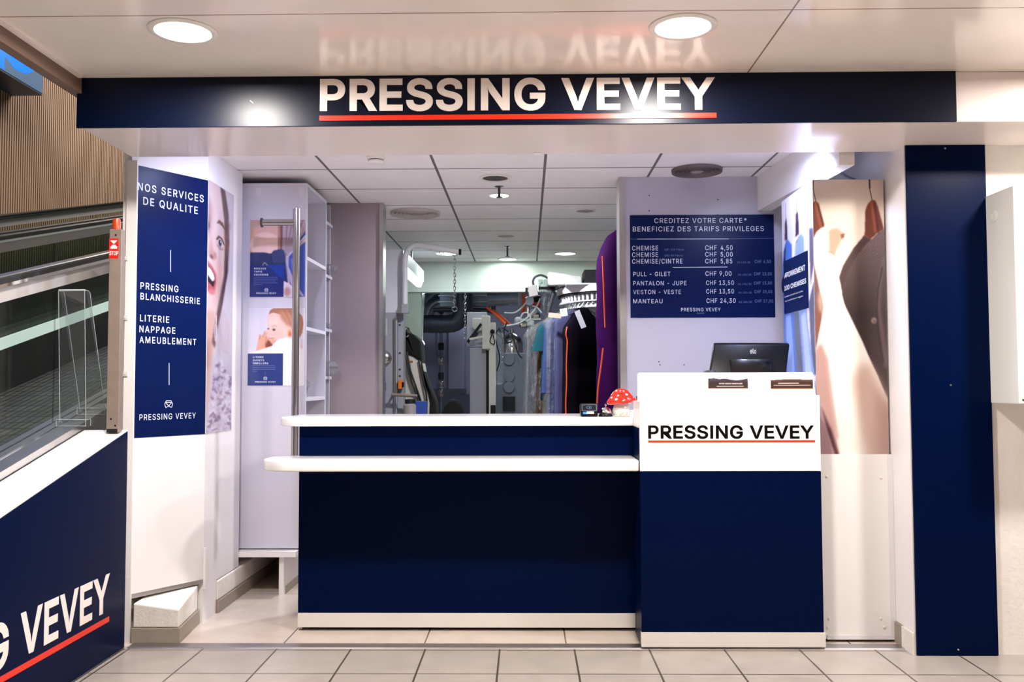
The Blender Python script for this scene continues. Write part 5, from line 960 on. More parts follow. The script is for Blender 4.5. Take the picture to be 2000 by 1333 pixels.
tp([(58, 300), (60, 215), (65, 195), (69, 215), (71, 300)], (66, 34, 60)); tp([(109, 285), (111, 180), (117, 164), (122, 180), (124, 275)], (66, 34, 60))
cv.line(T_([(63, 130), (64, 198)]), 0.012, (90, 80, 110)); cv.line(T_([(113, 70), (115, 166)]), 0.012, (90, 80, 110))
cv.mesh('side_print', (bx0, bbk-.001, bt), (bx0, BY, bt), (bx0, bbk-.001, bb), (bx0, BY, bb), bc, 0.38, (-1, 0, 0), 0.0012)
# plaque on the side of the column
Ps = (bx0-0.004, 0, 0); NXm = Vector((-1, 0, 0))
def cs_(x, y): return (1510+x/2.38, 340+y/2.38)
q0, q1, q2, q3 = [on_plane(*cs_(x, y), Ps, NXm) for x, y in ((48, 402), (160, 362), (163, 628), (52, 648))]
ys = sorted((q0.y+q3.y, q1.y+q2.y)); yA, yB = ys[0]/2, ys[1]/2; zT, zB = (q0.z+q1.z)/2, (q2.z+q3.z)/2
aq = thing('offer_plaque', (bx0, (yA+yB)/2, zB), 'small blue plaque with a subscription offer on the side of the photo column', 'sign')
m = MB().prism([(yA, zB), (yA, zT)]+[(yB, zT)]+[(p[0], p[1]) for p in arc(yB, (zT+zB)/2+.02, .05, 90, -90, 10)]+[(yB, zB)], 'x', bx0-0.004, bx0-0.0014); m.build('plate', M_board, aq)
m = MB()
for s_, xa, ya_, xb, yb_, c in (('ABONNEMENT', 53, 485, 149, 449, 24), ('100 CHEMISES', 53, 541, 154, 511, 22), ('Lavées et livrées sur cintre.', 54, 574, 140, 549, 7), ('Voir conditions en magasin.', 56, 594, 141, 572, 7)):
    p0 = on_plane(*cs_(xa, ya_), Ps, NXm); p1 = on_plane(*cs_(xb, yb_), Ps, NXm); z_ = (p0.z+p1.z)/2
    p0.z = p1.z = z_; cp = (on_plane(*cs_(xa, ya_-c), Ps, NXm)-on_plane(*cs_(xa, ya_), Ps, NXm)).length
    put_text(m, s_, p0, p1, (0, 0, 1), cp, NXm, .02 if c > 10 else 0, 0.0008)
m.build_split('lettering', M_letterw, aq)
# loose cable ends above the column
pts = [at(u, v, Y=5.2) for u, v in ((1622, 318), (1634, 334), (1652, 345), (1664, 349))]
for i, dx in enumerate((0, 0.02)):
    o = MB().tube([p+Vector((dx, 0, -dx*0.3)) for p in pts], 0.006, 8).build('ceiling_cable', mat('cable_grey', (120, 122, 136), 0.4), origin=pts[0], smooth=True)
    tag(o, ('left', 'right')[i]+' one of the two loose grey cables above the photo column', 'cable', 'cables above the photo column')

# ================================================================== CEILING FIXTURES
def downlight(name, x, y, z, r, lit, label, group, cat='ceiling light'):
    t = thing(name, (x, y, z), label, cat, group)
    MB().lathe([(r, 0), (r, -0.004), (r*0.93, -0.010), (r*0.82, -0.008), (r*0.80, 0.0)], (x, y, z-0.0005), 40).build('ring', mat('lamp_ring', (226, 222, 218), 0.35), t, smooth=True)
    MB().lathe([(0.001, -0.004), (r*0.79, -0.004), (r*0.79, -0.0005)], (x, y, z-0.0005), 40).build('diffuser', lit, t)
    return t
vis = {0: (397, 70), 1: (1327, 65)}
for j, yy in enumerate(OUT_Y):
    for i, xx in enumerate(OUT_X):
        if j == 0 and i in vis:
            downlight('ceiling_light', xx, yy, ZO, 0.137, M_lamp, ('left' if i == 0 else 'right')+' bright round downlight in the outer ceiling above the shop sign', 'downlights in the outer ceiling')
        else:
            downlight('ceiling_light', xx, yy, ZO, 0.137, M_lamp, 'outer ceiling downlight out of view, %s row from the sign, %s of its row' % (('nearest', 'second', 'third')[j], ('left', 'middle', 'right')[i]), 'downlights in the outer ceiling')
# concealed spots just behind the header
for xx, lb in ((-1.30, 'left'), (1.42, 'right')):
    t = thing('entrance_spot', (xx, 4.93, ZI), lb+' small cool spotlight hidden behind the header', 'spotlight', 'spots behind the header')
    MB().tube([(xx, 4.93, 2.664), (xx, 4.93, ZI)], 0.05, 20).build('body', M_white, t, smooth=True)
# shop ceiling: lit downlights, dark ones, vents, sprinklers, smoke detector
def cl(u, v): return at(u, v, Z=ZI)
lit = [((975, 381), 0.085, 'nearest small lit downlight in the shop ceiling, by the front sprinkler', 42, (0.95, 0.96, 1.0)),
       ((992, 506), 0.115, 'far lit downlight at the bulkhead in the shop ceiling', 5, GREEN),
       ((872, 495), 0.13, 'far lit downlight behind the white swing arm', 6, (0.80, 0.93, 1.0)),
       ((1104, 495), 0.13, 'far lit downlight above the garment conveyor', 7, GREEN)]
for (uv, r, lb, en, colr) in lit:
    p = cl(*uv); p.y = min(p.y, 10.1)
    downlight('ceiling_light', p.x, p.y, ZI, r, M_lampc, lb, 'lit downlights in the shop')
    area('shop_downlight_lamp', (p.x, p.y, ZI-0.014), en, colr, r*1.5)
M_off = mat('lamp_off', (150, 146, 148), 0.4); M_offd = mat('vent_dark', (70, 62, 64), 0.6)
for (uv, r, mt, lb) in (((967, 347), 0.105, M_offd, 'dark unlit round recess in the shop ceiling beside the front sprinkler'), ((1143, 411), 0.085, M_off, 'unlit round downlight high in front of the garment rail'),
                        ((988, 460), 0.10, M_off, 'unlit round downlight between the two sprinklers')):
    p = cl(*uv); downlight('ceiling_light', p.x, p.y, ZI, r, mt, lb, 'unlit round fittings in the shop ceiling')
def vent(uv, r, label, mt=None):
    p = cl(*uv); t = thing('ceiling_vent', (p.x, p.y, ZI), label, 'vent', 'round ceiling vents')
    pr = []
    for k_, rr in enumerate(np.linspace(r, r*0.35, 5)):
        pr += [(rr, -0.001), (rr*0.985, -0.022), (rr*0.88, -0.006)]
    MB().lathe(pr+[(r*0.28, -0.003)], (p.x, p.y, ZI), 48).build('cone_rings', mt or mat('vent_white', (190, 184, 184), 0.45), t, smooth=True, sharp=25)
    MB().lathe([(r*0.2, -0.02), (r*0.26, -0.016), (r*0.26, -0.001)], (p.x, p.y, ZI), 32).build('core', M_off, t, smooth=True)
vent((811, 415), 0.20, 'large white round air vent in the ceiling left of the aisle')
vent((1361, 331), 0.162, 'stained round air vent in the ceiling above the price board', mat('vent_sooty', (104, 94, 96), 0.6))
for (uv, ln, lb) in (((975, 364), 0.075, 'front sprinkler head hanging in the shop ceiling'), ((991, 481), 0.10, 'rear sprinkler head near the bulkhead')):
    p = cl(*uv); t = thing('sprinkler', (p.x, p.y, ZI), lb, 'sprinkler', 'sprinklers')
    MB().lathe([(0.035, 0), (0.035, -0.003), (0.02, -0.008), (0.009, -0.010)], (p.x, p.y, ZI-0.0004), 20).build('escutcheon', M_chrome, t, smooth=True)
    MB().tube([(p.x, p.y, ZI-0.008), (p.x, p.y, ZI-ln)], 0.009, 10).lathe([(0.022, -ln-0.004), (0.022, -ln), (0.004, -ln+0.002)], (p.x, p.y, ZI), 16).build('head', M_dark, t, smooth=True)
p = cl(734, 306); t = thing('smoke_detector', (p.x, p.y, ZI), 'white smoke detector in the shop ceiling near the left front', 'smoke detector')
MB().lathe([(0.055, 0), (0.055, -0.012), (0.050, -0.020)], (p.x, p.y, ZI-0.0004), 32).build('base', M_white, t, smooth=True)
MB().lathe([(0.036, -0.020), (0.036, -0.026)], (p.x, p.y, ZI), 32).build('slots', M_blackm, t)
MB().lathe([(0.046, -0.026), (0.046, -0.034), (0.036, -0.042), (0.0, -0.043)], (p.x, p.y, ZI), 32).build('cap', M_white, t, smooth=True)
p = at(1050, 301, Z=2.552); o = MB().lathe([(0.02, 0.0), (0.02, -0.004), (0.0, -0.006)], (p.x, 4.76, 2.5515), 20).build('ceiling_button', M_white, origin=(p.x, 4.76, 2.55)); tag(o, 'small round white cap at the back edge of the header underside', 'cap')

# ================================================================== WALKWAYS on the left
SL = 0.247
def zc_p(y): return 1.091+SL*(y-4.75)
Y0, Y1 = 2.2, 15.5
def incl(mb, x0, x1, d0, d1, y0=Y0, y1=Y1):
    """bar that follows the slope, between heights d0 and d1 above the coping line"""
    return mb.hexa([(x0, y0, zc_p(y0)+d0), (x1, y0, zc_p(y0)+d0), (x1, y1, zc_p(y1)+d0), (x0, y1, zc_p(y1)+d0), (x0, y0, zc_p(y0)+d1), (x1, y0, zc_p(y0)+d1), (x1, y1, zc_p(y1)+d1), (x0, y1, zc_p(y1)+d1)])
# ramp wall under the near walkway, navy panel with the shop name
RX = -2.068
m = MB().prism([(Y0, 0), (4.76, 0), (4.76, zc_p(4.76)-0.001), (Y0, zc_p(Y0)-0.001)], 'x', RX-0.004, -2.28)
o = struct(m.build('wall_ramp', M_wall, origin=(RX, 4, 0)))
m = incl(MB(), RX-0.005, -2.30, 0.0, 0.018, Y0, 4.772)
o = struct(m.build('trim_ramp_coping', M_white, origin=(RX, 4, 0.8)))
rp = thing('ramp_panel', (RX, 4.7, 0), 'navy panel on the walkway ramp at lower left with the shop name in white', 'sign')
m = MB().prism([(Y0, 0.004), (4.762, 0.004), (4.762, zc_p(4.762)+0.014), (Y0, zc_p(Y0)+0.014)], 'x', RX, RX-0.0035); m.build('panel', M_navy, rp)
PR = (RX, 0, 0)
e = on_plane(213, 1196, PR, NX); s1 = on_plane(40, 1283, PR, NX)
LT = (e.y-s1.y)*775/298.0
zbase = on_plane(213, 1193, PR, NX).z; zcap = 0.183
m = MB(); put_text(m, 'PRESSING VEVEY', (RX, e.y-LT, zbase), (RX, e.y, zbase), (0, 0, 1), zcap, NX, 0.025, 0.0010)
o = m.build('lettering', M_letter, rp); o['label'] = 'white letters'
u_ = on_plane(213, 1209, PR, NX); m = MB().box(RX, RX+0.001, e.y-LT, u_.y, u_.z-0.014, u_.z+0.012)
o = m.build('underline', M_red, rp); o['label'] = 'red underline'
XN = -2.46; TOPH = 0.895
def balustrade(parent, x, side, panels=True, ledge=0.0):
    # base profile, glass panes, top rail and black handrail
    incl(MB(), x-0.05, x+0.05, -0.22, 0.06).build('skirt', M_alu, parent)
    jts = [y for y in np.arange(2.2, 15.6, 1.28)]
    for ya_, yb_ in zip(jts[:-1], jts[1:]):
        incl(MB(), x-0.006, x+0.006, 0.06, TOPH-0.10, ya_+0.004, yb_-0.004).build('glass_pane', M_glass, parent)
    incl(MB(), x-0.022, x+0.022, TOPH-0.125, TOPH-0.045).build('top_rail', mat('rail_grey', (176, 172, 170), 0.35, metal=0.2), parent)
    incl(MB(), x-0.040, x+0.040, TOPH-0.045, TOPH).build('handrail', M_rubber, parent, bevel=0.012, seg=2)
    incl(MB(), x+side*0.042-0.004, x+side*0.042+0.004, TOPH-0.050, TOPH-0.034).build('rail_edge', M_chrome, parent)
M_pallet = tiles('pallet_tread', (104, 104, 108), (84, 84, 90), (30, 30, 34), 0.05, 0.13, 0, 0, 0.006, 0.4, nz=0.1, bump=1.0)
M_reflect_glow = mat('reflection_glow', (226, 228, 222), 0.35, emit=(226, 240, 236), estr=0.75)  # glow added to the pale skirt band, standing in for a reflection
nw = thing('moving_walkway', (-3.1, 4.75, 1.0), 'nearer inclined moving walkway with glass sides, rising behind the steel post', 'moving walkway', 'moving walkways')
balustrade(nw, XN, 1); balustrade(nw, -3.80, 1)
incl(MB(), XN-0.051, -3.749, -0.30, -0.235).build('pallet_belt', M_pallet, nw)
incl(MB(), -3.752, -3.742, 0.075, 0.16).build('reflection_band', M_reflect_glow, nw); incl(MB(), -3.749, -3.742, -0.23, 0.074).build('dark_skirt', M_dark, nw)
incl(MB(), RX-0.24, XN+0.052, 0.018, 0.055, Y0, 5.15).build('ledge', M_alu, nw)
fw = thing('moving_walkway', (-4.7, 4.75, 1.0), 'farther inclined moving walkway beside the ribbed wall', 'moving walkway', 'moving walkways')
balustrade(fw, -3.98, 1); balustrade(fw, -5.28, 1)
incl(MB(), -4.031, -5.229, -0.30, -0.235).build('pallet_belt', M_pallet, fw); incl(MB(), -5.232, -5.222, -0.235, 0.16).build('dark_skirt', M_dark, fw)
# steel post with stop sign and orange beacon
p = at(222, 848, Y=4.735); pxw = at(237, 700, Y=4.72).x; pxl = at(213, 700, Y=4.72).x
zt3 = at(225, 449, Y=4.72).z; z03 = zc_p(4.73)+0.0185
ep = thing('emergency_stop_post', ((pxl+pxw)/2, 4.73, z03), 'steel emergency stop post with red sign and orange top beside the walkway', 'post')
MB().box(pxl, pxw, 4.700, 4.745, z03, zt3).build('post', M_steel_r, ep, bevel=0.003)
MB().box(pxl+0.004, pxw-0.006, 4.699, 4.7003, z03, z03+0.02).build('base_gap', M_blackm, ep)
P4 = (0, 4.70, 0)
m = MB(); a, b = on_plane(213, 505, P4, N), on_plane(232, 466, P4, N); m.box(a.x, b.x, 4.6985, 4.6999, a.z, b.z); o = m.build('stop_sign', M_redsign, ep); o['label'] = 'red stop sign'
P5 = (0, 4.6985, 0); m = MB(); px_text(m, 'STOP', (213.6, 499), (231, 499), 8.2, P5, N, .02)
def pxpoly(mb, pts, P, n, lift=0.0012):
    q = [on_plane(u, v, P, n)+Vector(n)*lift for u, v in pts]; mb.add(q, [tuple(range(len(q)))])
pxpoly(m, [(216, 470), (229, 470), (226, 472.5), (229, 472.5), (222.5, 477), (216, 472.5), (219, 472.5)][0:2]+[(228, 472), (222.5, 477), (217, 472)], P5, N)
pxpoly(m, [(219, 478.5), (226, 478.5), (227, 481), (229, 482), (229, 486), (216, 486), (216, 482), (218, 481)], P5, N)
m.build('symbol', M_letter, o)
for (u, v) in ((223, 459.5), (213.5, 819), (222, 832)):
    p = on_plane(u+3, v, P4, N); MB().lathe([(0.0055, -0.0006), (0.0055, 0)], (p.x, 4.70, p.z), 12, 'y').build('screw_hole', M_blackm, ep)
a, b = at(219.5, 449, Y=4.72), at(235.5, 428, Y=4.72); r_ = (b.x-a.x)/2
MB().lathe([(r_, zt3), (r_, zt3+0.040), (r_*0.9, b.z-0.002), (r_*0.7, b.z), (0, b.z)], ((a.x+b.x)/2, 4.722, 0), 24).build('beacon', mat('orange_beacon', (196, 66, 20), 0.25, coat=0.3), ep, smooth=True)
# acrylic leaflet stand
fz = zc_p(4.72)+0.055; AX0, AX1 = -2.400, -2.265
st_ = thing('acrylic_stand', ((AX0+AX1)/2, 4.72, fz), 'clear acrylic display stand on the walkway ledge left of the steel post', 'stand')
ztp = at(125, 567, Y=4.68).z
def sheet(mb, x0, x1, pts, th=0.004):
    return mb.prism([(y, z) for y, z in pts]+[(y+th, z-0.001) for y, z in pts[::-1]], 'x', x0, x1)
ya_, yb_ = 4.715, 4.93
zf0, zf1 = zc_p(ya_)+0.0555, zc_p(yb_)+0.0555
ym = 4.69
sheet(MB(), AX0, AX1, [(ya_, zf0+0.02), (ym-0.014, ztp-0.006), (ym, ztp), (ym+0.03, ztp-0.002), (ym+0.045, ztp-0.010), (yb_, zf1+0.02)], 0.005).build('sheet', M_acryl, st_)
m = MB()
for x in (AX0, AX1):
    m.tube([(x, ya_, zf0+0.02), (x, ym-0.014, ztp-0.006), (x, ym, ztp), (x, ym+0.03, ztp-0.002), (x, ym+0.045, ztp-0.010), (x, yb_, zf1+0.02)], 0.0015, 6)
m.build('polished_edge', M_acedge, st_)
m = MB().tube([(AX0, ym-0.01, ztp-0.001), (AX1, ym-0.01, ztp-0.001)], 0.005, 8); m.build('bend_highlight', M_acedge, st_)
for (y_, z_) in ((ya_, zf0), (yb_, zf1)):
    MB().box(AX0-0.008, AX1+0.008, y_-0.02, y_+0.035, z_-0.001, z_+0.035).build('foot', M_acryl, st_)
    m = MB()
    for x in (AX0-0.008, AX1+0.008): m.tube([(x, y_-0.02, z_), (x, y_-0.02, z_+0.035), (x, y_+0.035, z_+0.035), (x, y_+0.035, z_)], 0.0015, 6)
    for zz_ in (z_+0.0015, z_+0.035): m.tube([(AX0-.008, y_-.02, zz_), (AX1+.008, y_-.02, zz_)], 0.0015, 6)
    m.build('foot_edge', M_acedge, st_)
# hanging blue screen on the ribbed wall
p = at(85, 187, X=-5.25); q = at(85, 141, X=-5.25)
sb = thing('display_screen', (-5.4, p.y-1.2, p.z), 'lit blue screen hung high on the ribbed wall at upper left', 'screen')
MB().box(XR+0.003, -5.26, p.y-2.6, p.y, p.z, q.z+0.5).build('housing', mat('screen_housing', (52, 66, 84), 0.4), sb)
MB().box(-5.2595, -5.255, p.y-2.59, p.y-0.02, p.z+0.02, q.z+0.48).build('display', mat('screen_grey', (70, 92, 118), 0.3, emit=(96, 120, 150), estr=0.35), sb)
m = MB().prism([(p.y-2.58, q.z+0.47), (p.y-2.58, p.z+0.03), (p.y-0.75, p.z+0.03), (p.y-0.75, p.z+0.17), (p.y-0.55, p.z+0.10), (p.y-0.35, p.z+0.12), (p.y-0.2, p.z+0.2), (p.y-0.2, q.z+0.47)], 'x', -5.2545, -5.2535)
o = m.build('picture', mat('screen_blue', (10, 90, 220), 0.3, emit=(0, 110, 250), estr=0.9), sb); o['label'] = 'bright blue picture area'
area('atrium_lamp', (-3.6, 6.5, 6.6), 190, (1.0, 0.93, 0.85), 2.2, shape='SQUARE')
area('atrium_lamp', (-3.6, 11.5, 6.6), 170, (1.0, 0.93, 0.85), 2.2, shape='SQUARE')

# ================================================================== WORK ROOM behind the counter
def pb_(mb, u0, v0, u1, v1, Y, d):      # box whose front face fills a pixel rectangle at depth Y
    a, b = at(u0, v0, Y=Y), at(u1, v1, Y=Y); return mb.box(a.x, b.x, Y, Y+d, b.z, a.z)
def pp_(mb, pts, Y, d): return mb.prism([(at(u, v, Y=Y).x, at(u, v, Y=Y).z) for u, v in pts], 'y', Y, Y+d)
def pt_(mb, pts, r, n=10, closed=False): return mb.tube([at(u, v, Y=Y) for u, v, Y in pts], r, n, closed=closed)
def smooth_pts(pts, k=6):
    P_ = [Vector(p) for p in pts]; out = []
    for i in range(len(P_)-1):
        p0, p1, p2, p3 = P_[max(i-1, 0)], P_[i], P_[i+1], P_[min(i+2, len(P_)-1)]
        for j in range(k):
            t = j/k; out.append(0.5*((2*p1)+(p2-p0)*t+(2*p0-5*p1+4*p2-p3)*t*t+(3*p1-p0-3*p2+p3)*t**3))
    return out+[P_[-1]]
def hose(mb, pts, r, n=8): return mb.tube(smooth_pts([at(u, v, Y=Y) for u, v, Y in pts]), r, n)
# ---- finishing cabinet at the left
fc = thing('finishing_cabinet', (-1.4, 8.4, 0), 'grey finishing machine with white upper box at left behind the partition', 'machine')
xr_ = at(787, 550, Y=8.2).x; x2r = at(786.5, 700, Y=8.2).x
z612 = at(770, 612, Y=8.2).z
MB().box(-2.0, xr_, 8.2, 8.40, z612+0.001, at(770, 487, Y=8.2).z).build('upper_box', mat('white_enamel', (222, 224, 236), 0.35), fc, bevel=0.006)
MB().box(-2.0, x2r-0.05, 8.2, 8.40, 0.0, z612).build('body', M_grey, fc, bevel=0.006)
MB().box(x2r-0.0495, x2r, 8.24, 8.40, 0.0, z612+0.02).build('side_column', M_grey, fc, bevel=0.004)
p = at(750, 700, Y=8.2); MB().lathe([(0.070, 0), (0.070, -0.02), (0.060, -0.035), (0.030, -0.05), (0, -0.052)], (p.x, 8.1995, p.z), 28, 'y').build('dial', M_steel, fc, smooth=True)
MB().tube([at(771, 622, Y=8.18), at(771, 806, Y=8.18)], 0.008, 10).build('front_rod', M_alu, fc)
m = pb_(MB(), 777.5, 743, 785, 760, 8.16, 0.079); m.build('switch', mat('switch_orange', (226, 120, 20), 0.4), fc, bevel=0.004)
pb_(MB(), 785.2, 747, 788, 757, 8.155, 0.04).build('switch_knob', M_black, fc)
pb_(MB(), 749, 622, 756, 655, 8.195, 0.0045).build('rating_plate', mat('plate_white', (196, 198, 206), 0.4), fc)
pb_(MB(), 749, 748, 754, 763, 8.195, 0.0045).build('rating_plate', M_greyd, fc)
MB().tube([at(764, 771, Y=8.1), at(815, 774, Y=8.1)], 0.014, 10).build('handle_bar', M_steel_r, fc, smooth=True)
MB().tube([at(768, 771, Y=8.1), at(768, 771, Y=8.1995)], 0.01, 8).build('handle_bracket', M_steel_r, fc)
m = MB()
for v in (635, 690, 722, 735): p = at(781, v, Y=8.24); m.lathe([(0.001, -0.006), (0.008, -0.005), (0.010, 0)], (p.x, 8.2395, p.z), 10, 'y')
m.build('bolts', M_dark, fc)
# ---- white swing arm with ring and chain
AY = 8.12
sa = thing('swing_arm', tuple(at(790, 611, Y=AY)), 'white tubular arm rising from the finishing machine and bending to the right', 'arm')
pts = smooth_pts([at(u, v, Y=AY) for u, v in ((791, 611), (791, 560), (791, 512), (795, 492), (808, 480), (830, 482), (897, 492.5))], 5)
MB().tube(pts, 0.025, 14).build('tube', mat('arm_white', (222, 224, 230), 0.3), sa, smooth=True)
pb_(MB(), 784, 594, 797, 612, AY-0.03, 0.06).build('bracket', M_grey, sa, bevel=0.003)
p = at(898, 492.5, Y=AY); MB().lathe([(0.026, -0.002), (0.028, 0.004), (0.026, 0.02), (0, 0.021)], (p.x-0.006, AY, p.z), 16, 'x').build('end_cap', M_black, sa, smooth=True)
def ringpts(c, r, ax='y', n=20): return [c+Vector((r*math.cos(2*math.pi*i/n), 0, r*math.sin(2*math.pi*i/n))) if ax == 'y' else c+Vector((0, r*math.cos(2*math.pi*i/n), r*math.sin(2*math.pi*i/n))) for i in range(n)]
for u, v in ((862, 493.5), (888, 497)): MB().tube(ringpts(at(u, v, Y=AY), 0.018), 0.004, 8, closed=True).build('eye_ring', M_chrome, sa, smooth=True)
def chain(name, u, v0, v1, Y, r, label, endring=0):
    a, b = at(u, v0, Y=Y), at(u, v1, Y=Y); nl = max(4, int((a.z-b.z)/(r*1.5)))
    m = MB()
    for i in range(nl):
        z = a.z-(i+0.5)*(a.z-b.z)/nl; h_ = (a.z-b.z)/nl*0.72; x = a.x+0.002*math.sin(i*1.3)
        q = [Vector((x+(r*0.5*math.cos(t) if i % 2 else 0), Y+(0 if i % 2 else r*0.5*math.cos(t)), z+h_*math.sin(t))) for t in np.linspace(0, 2*math.pi, 10, endpoint=False)]
        m.tube(q, r*0.16, 5, closed=True)
    t = thing(name, (a.x, Y, b.z), label, 'chain')
    m.build('links', M_chrome, t, smooth=True)
    if endring: MB().tube(ringpts(Vector((a.x, Y, b.z-endring*0.9)), endring), endring*0.22, 8, closed=True).build('end_ring', M_chrome, t, smooth=True)
chain('hanging_chain', 888, 501, 600, AY, 0.020, 'bright chain with an end ring hanging from the white swing arm', 0.021)
chain('hanging_chain', 908.5, 570.5, 668, 10.35, 0.022, 'chain hanging in front of the tall press further back')
# ---- luminaire on the left
xl0, xl1 = at(804, 520, Y=8.6).x, at(826, 520, Y=8.6).x
lm = thing('strip_light', (xl1, 9.0, 2.3), 'long white strip light seen end on, left of the bulkhead', 'ceiling light')
zl1, zl0 = at(826, 505, Y=8.9).z, at(826, 540, Y=8.9).z
xa_, xb_ = -1.20, at(828, 540, Y=9.9).x
MB().prism([(xa_, zl0+0.05), (xb_, zl0+0.05), (xb_, zl1), (xa_, zl1+0.02)], 'y', 8.5, 9.9).build('housing', mat('lamp_body', (226, 230, 230), 0.4), lm, bevel=0.004)
MB().prism([(xa_, zl0+0.0495), (xa_+0.02, zl0), (xb_-0.03, zl0-0.005), (xb_-0.008, zl0+0.0495)], 'y', 8.52, 9.88).build('diffuser', mat('strip_glow', (250, 255, 255), 0.5, emit=(236, 250, 255), estr=2.6), lm)
m = MB().tube([(xa_+0.05, 9.2, zl1), (xa_+0.05, 9.2, ZI)], 0.01, 8); m.build('suspension', M_alu, lm)
# ---- shirt form with black cover
sf = thing('form_finisher', tuple(at(815, 800, Y=8.45))[:2]+(0,), 'garment form with white body, black hood and hanging straps beside the machine', 'machine')
FYY = 8.45
pp_(MB(), [(786, 688), (806, 692), (824, 706), (831, 742), (839, 772), (840, 812), (786, 812)], FYY, 0.28).build('white_body', mat('form_cloth', (206, 200, 192), 0.8, noise=0.06, nscale=5), sf, bevel=0.03, seg=3, smooth=True)
pp_(MB(), [(786, 640), (790, 637), (793, 648), (807, 653), (821, 667), (823, 707), (806, 696), (786, 689)], FYY-0.03, 0.34).build('black_hood', mat('black_cloth', (8, 8, 10), 0.9), sf, bevel=0.025, seg=3, smooth=True)
pp_(MB(), [(822, 700), (826, 722), (838, 756), (850, 784), (851, 812), (838, 812), (840, 786), (830, 752), (823, 728)], FYY-0.02, 0.3).build('black_side_panel', mat('black_cloth', None), sf, bevel=0.02, seg=2, smooth=True)
for q in ([(792, 688, 8.40), (797, 718, 8.39), (804, 745, 8.39), (814, 772, 8.39), (821, 795, 8.39)], [(795, 688, 8.40), (801, 722, 8.39), (811, 752, 8.39), (820, 778, 8.39), (826, 800, 8.39)], [(818, 704, 8.42), (826, 740, 8.40), (833, 775, 8.40), (833, 805, 8.40)]):
    hose(MB(), q, 0.009).build('strap', mat('strap_black', (12, 12, 14), 0.5), sf, smooth=True)
MB().tube([at(u, v, Y=8.42) for u, v in ((795, 640), (791, 645), (790, 655), (795, 659), (798, 655))], 0.006, 8).build('hook', M_chrome, sf, smooth=True)
MB().tube([at(783, 708, Y=8.40), at(806, 707, Y=8.40)], 0.010, 8).build('brass_rod', mat('brass', (176, 120, 60), 0.35, metal=0.8), sf)
pf = at(815, 812, Y=8.6); MB().box(pf.x-0.12, pf.x+0.10, 8.5, 8.7, 0.0, at(815, 811, Y=8.5).z).build('pedestal', M_greyd, sf)
pj = at(801, 800, Y=8.0); o = thing('steam_bottle', (pj.x, 8.0, 0.9), 'grey canister with a dark lid below the handle bar', 'canister')
MB().lathe([(0.055, 0.9), (0.058, 1.05), (0.058, 1.165), (0.04, 1.18)], (pj.x, 8.0, 0), 20).build('body', mat('canister_grey', (150, 146, 146), 0.4), o, smooth=True)
MB().lathe([(0.045, 1.18), (0.045, 1.215), (0.0, 1.22)], (pj.x, 8.0, 0), 20).build('lid', M_blackm, o, smooth=True)
MB().box(pj.x-0.12, pj.x+0.16, 7.92, 8.09, 0.0, 0.8995).build('stand', M_greyd, o)
pj2 = at(823, 790, Y=8.02); o = MB().box(pj2.x-0.05, pj2.x+0.05, 7.98, 8.06, 0.9, at(823, 784, Y=8.0).z).build('blue_box', mat('bin_blue', (20, 60, 140), 0.5), origin=(pj2.x, 8.0, 0.9), bevel=0.006); tag(o, 'small blue box next to the grey canister', 'box')
# ---- round black chair back
cy_ = 9.2; a, b = at(858, 808, Y=cy_), at(911, 780, Y=cy_)
ch = thing('office_chair', ((a.x+b.x)/2, cy_, 0), 'rounded black chair back just above the counter in the work room', 'chair')
rx_, zt__ = (b.x-a.x)/2, b.z
prof_ = [((a.x+b.x)/2+rx_*math.cos(t)*(1 if abs(math.cos(t)) < .9 else 1), zt__-0.36+(0.36 if True else 0)*abs(math.sin(t))**0.75) for t in np.linspace(0, math.pi, 20)]
MB().prism([(p_[0], p_[1]) for p_ in prof_]+[(prof_[-1][0]+0.03, zt__-0.62), (prof_[0][0]-0.03, zt__-0.62)], 'y', cy_, cy_+0.09).build('backrest', mat('chair_black', (10, 10, 12), 0.8), ch, bevel=0.03, seg=3, smooth=True)
cxm = (a.x+b.x)/2
MB().box(cxm-0.22, cxm+0.22, cy_-0.42, cy_+0.05, 0.42, 0.50).build('seat', mat('chair_black', None), ch, bevel=0.03)
MB().tube([(cxm, cy_-0.18, 0.06), (cxm, cy_-0.18, 0.42)], 0.03, 12).build('column', M_black, ch)
for k_ in range(5):
    an = k_*2*math.pi/5+0.3; MB().tube([(cxm, cy_-0.18, 0.08), (cxm+0.27*math.cos(an), cy_-0.18+0.27*math.sin(an), 0.05)], [0.025, 0.018], 8).lathe([(0.0, 0.0), (0.025, 0.008), (0.025, 0.035), (0.0, 0.045)], (cxm+0.27*math.cos(an), cy_-0.18+0.27*math.sin(an), 0), 10).build('leg', M_black, ch)
# ---- tall press in the middle
TYY = 9.5
tp_ = thing('garment_press', tuple(at(940, 808, Y=TYY))[:2]+(0,), 'tall cream and grey pressing machine standing in the middle of the work room', 'machine')
pb_(MB(), 912, 610, 951, 678, TYY+0.16, 0.12).build('back_plate', M_grey, tp_, bevel=0.006)
a, b = at(918, 680, Y=TYY+0.10), at(951, 680, Y=TYY+0.10)
MB().box(a.x, b.x, TYY+0.10, TYY+0.5, 0.0, a.z).build('column', M_grey, tp_, bevel=0.004)
pb_(MB(), 941.5, 617, 957, 682, TYY-0.02, 0.12).build('head_plate', M_cream, tp_, bevel=0.005)
a, b = at(954.5, 630, Y=TYY), at(967.5, 630, Y=TYY)
MB().box(a.x, b.x, TYY+0.02, TYY+0.13, 0.0, a.z).build('post', M_cream, tp_, bevel=0.004)
MB().box(a.x-0.03, a.x-0.001, TYY+0.06, TYY+0.12, 0.0, at(954, 684, Y=TYY).z).build('rear_strip', M_blackm, tp_)
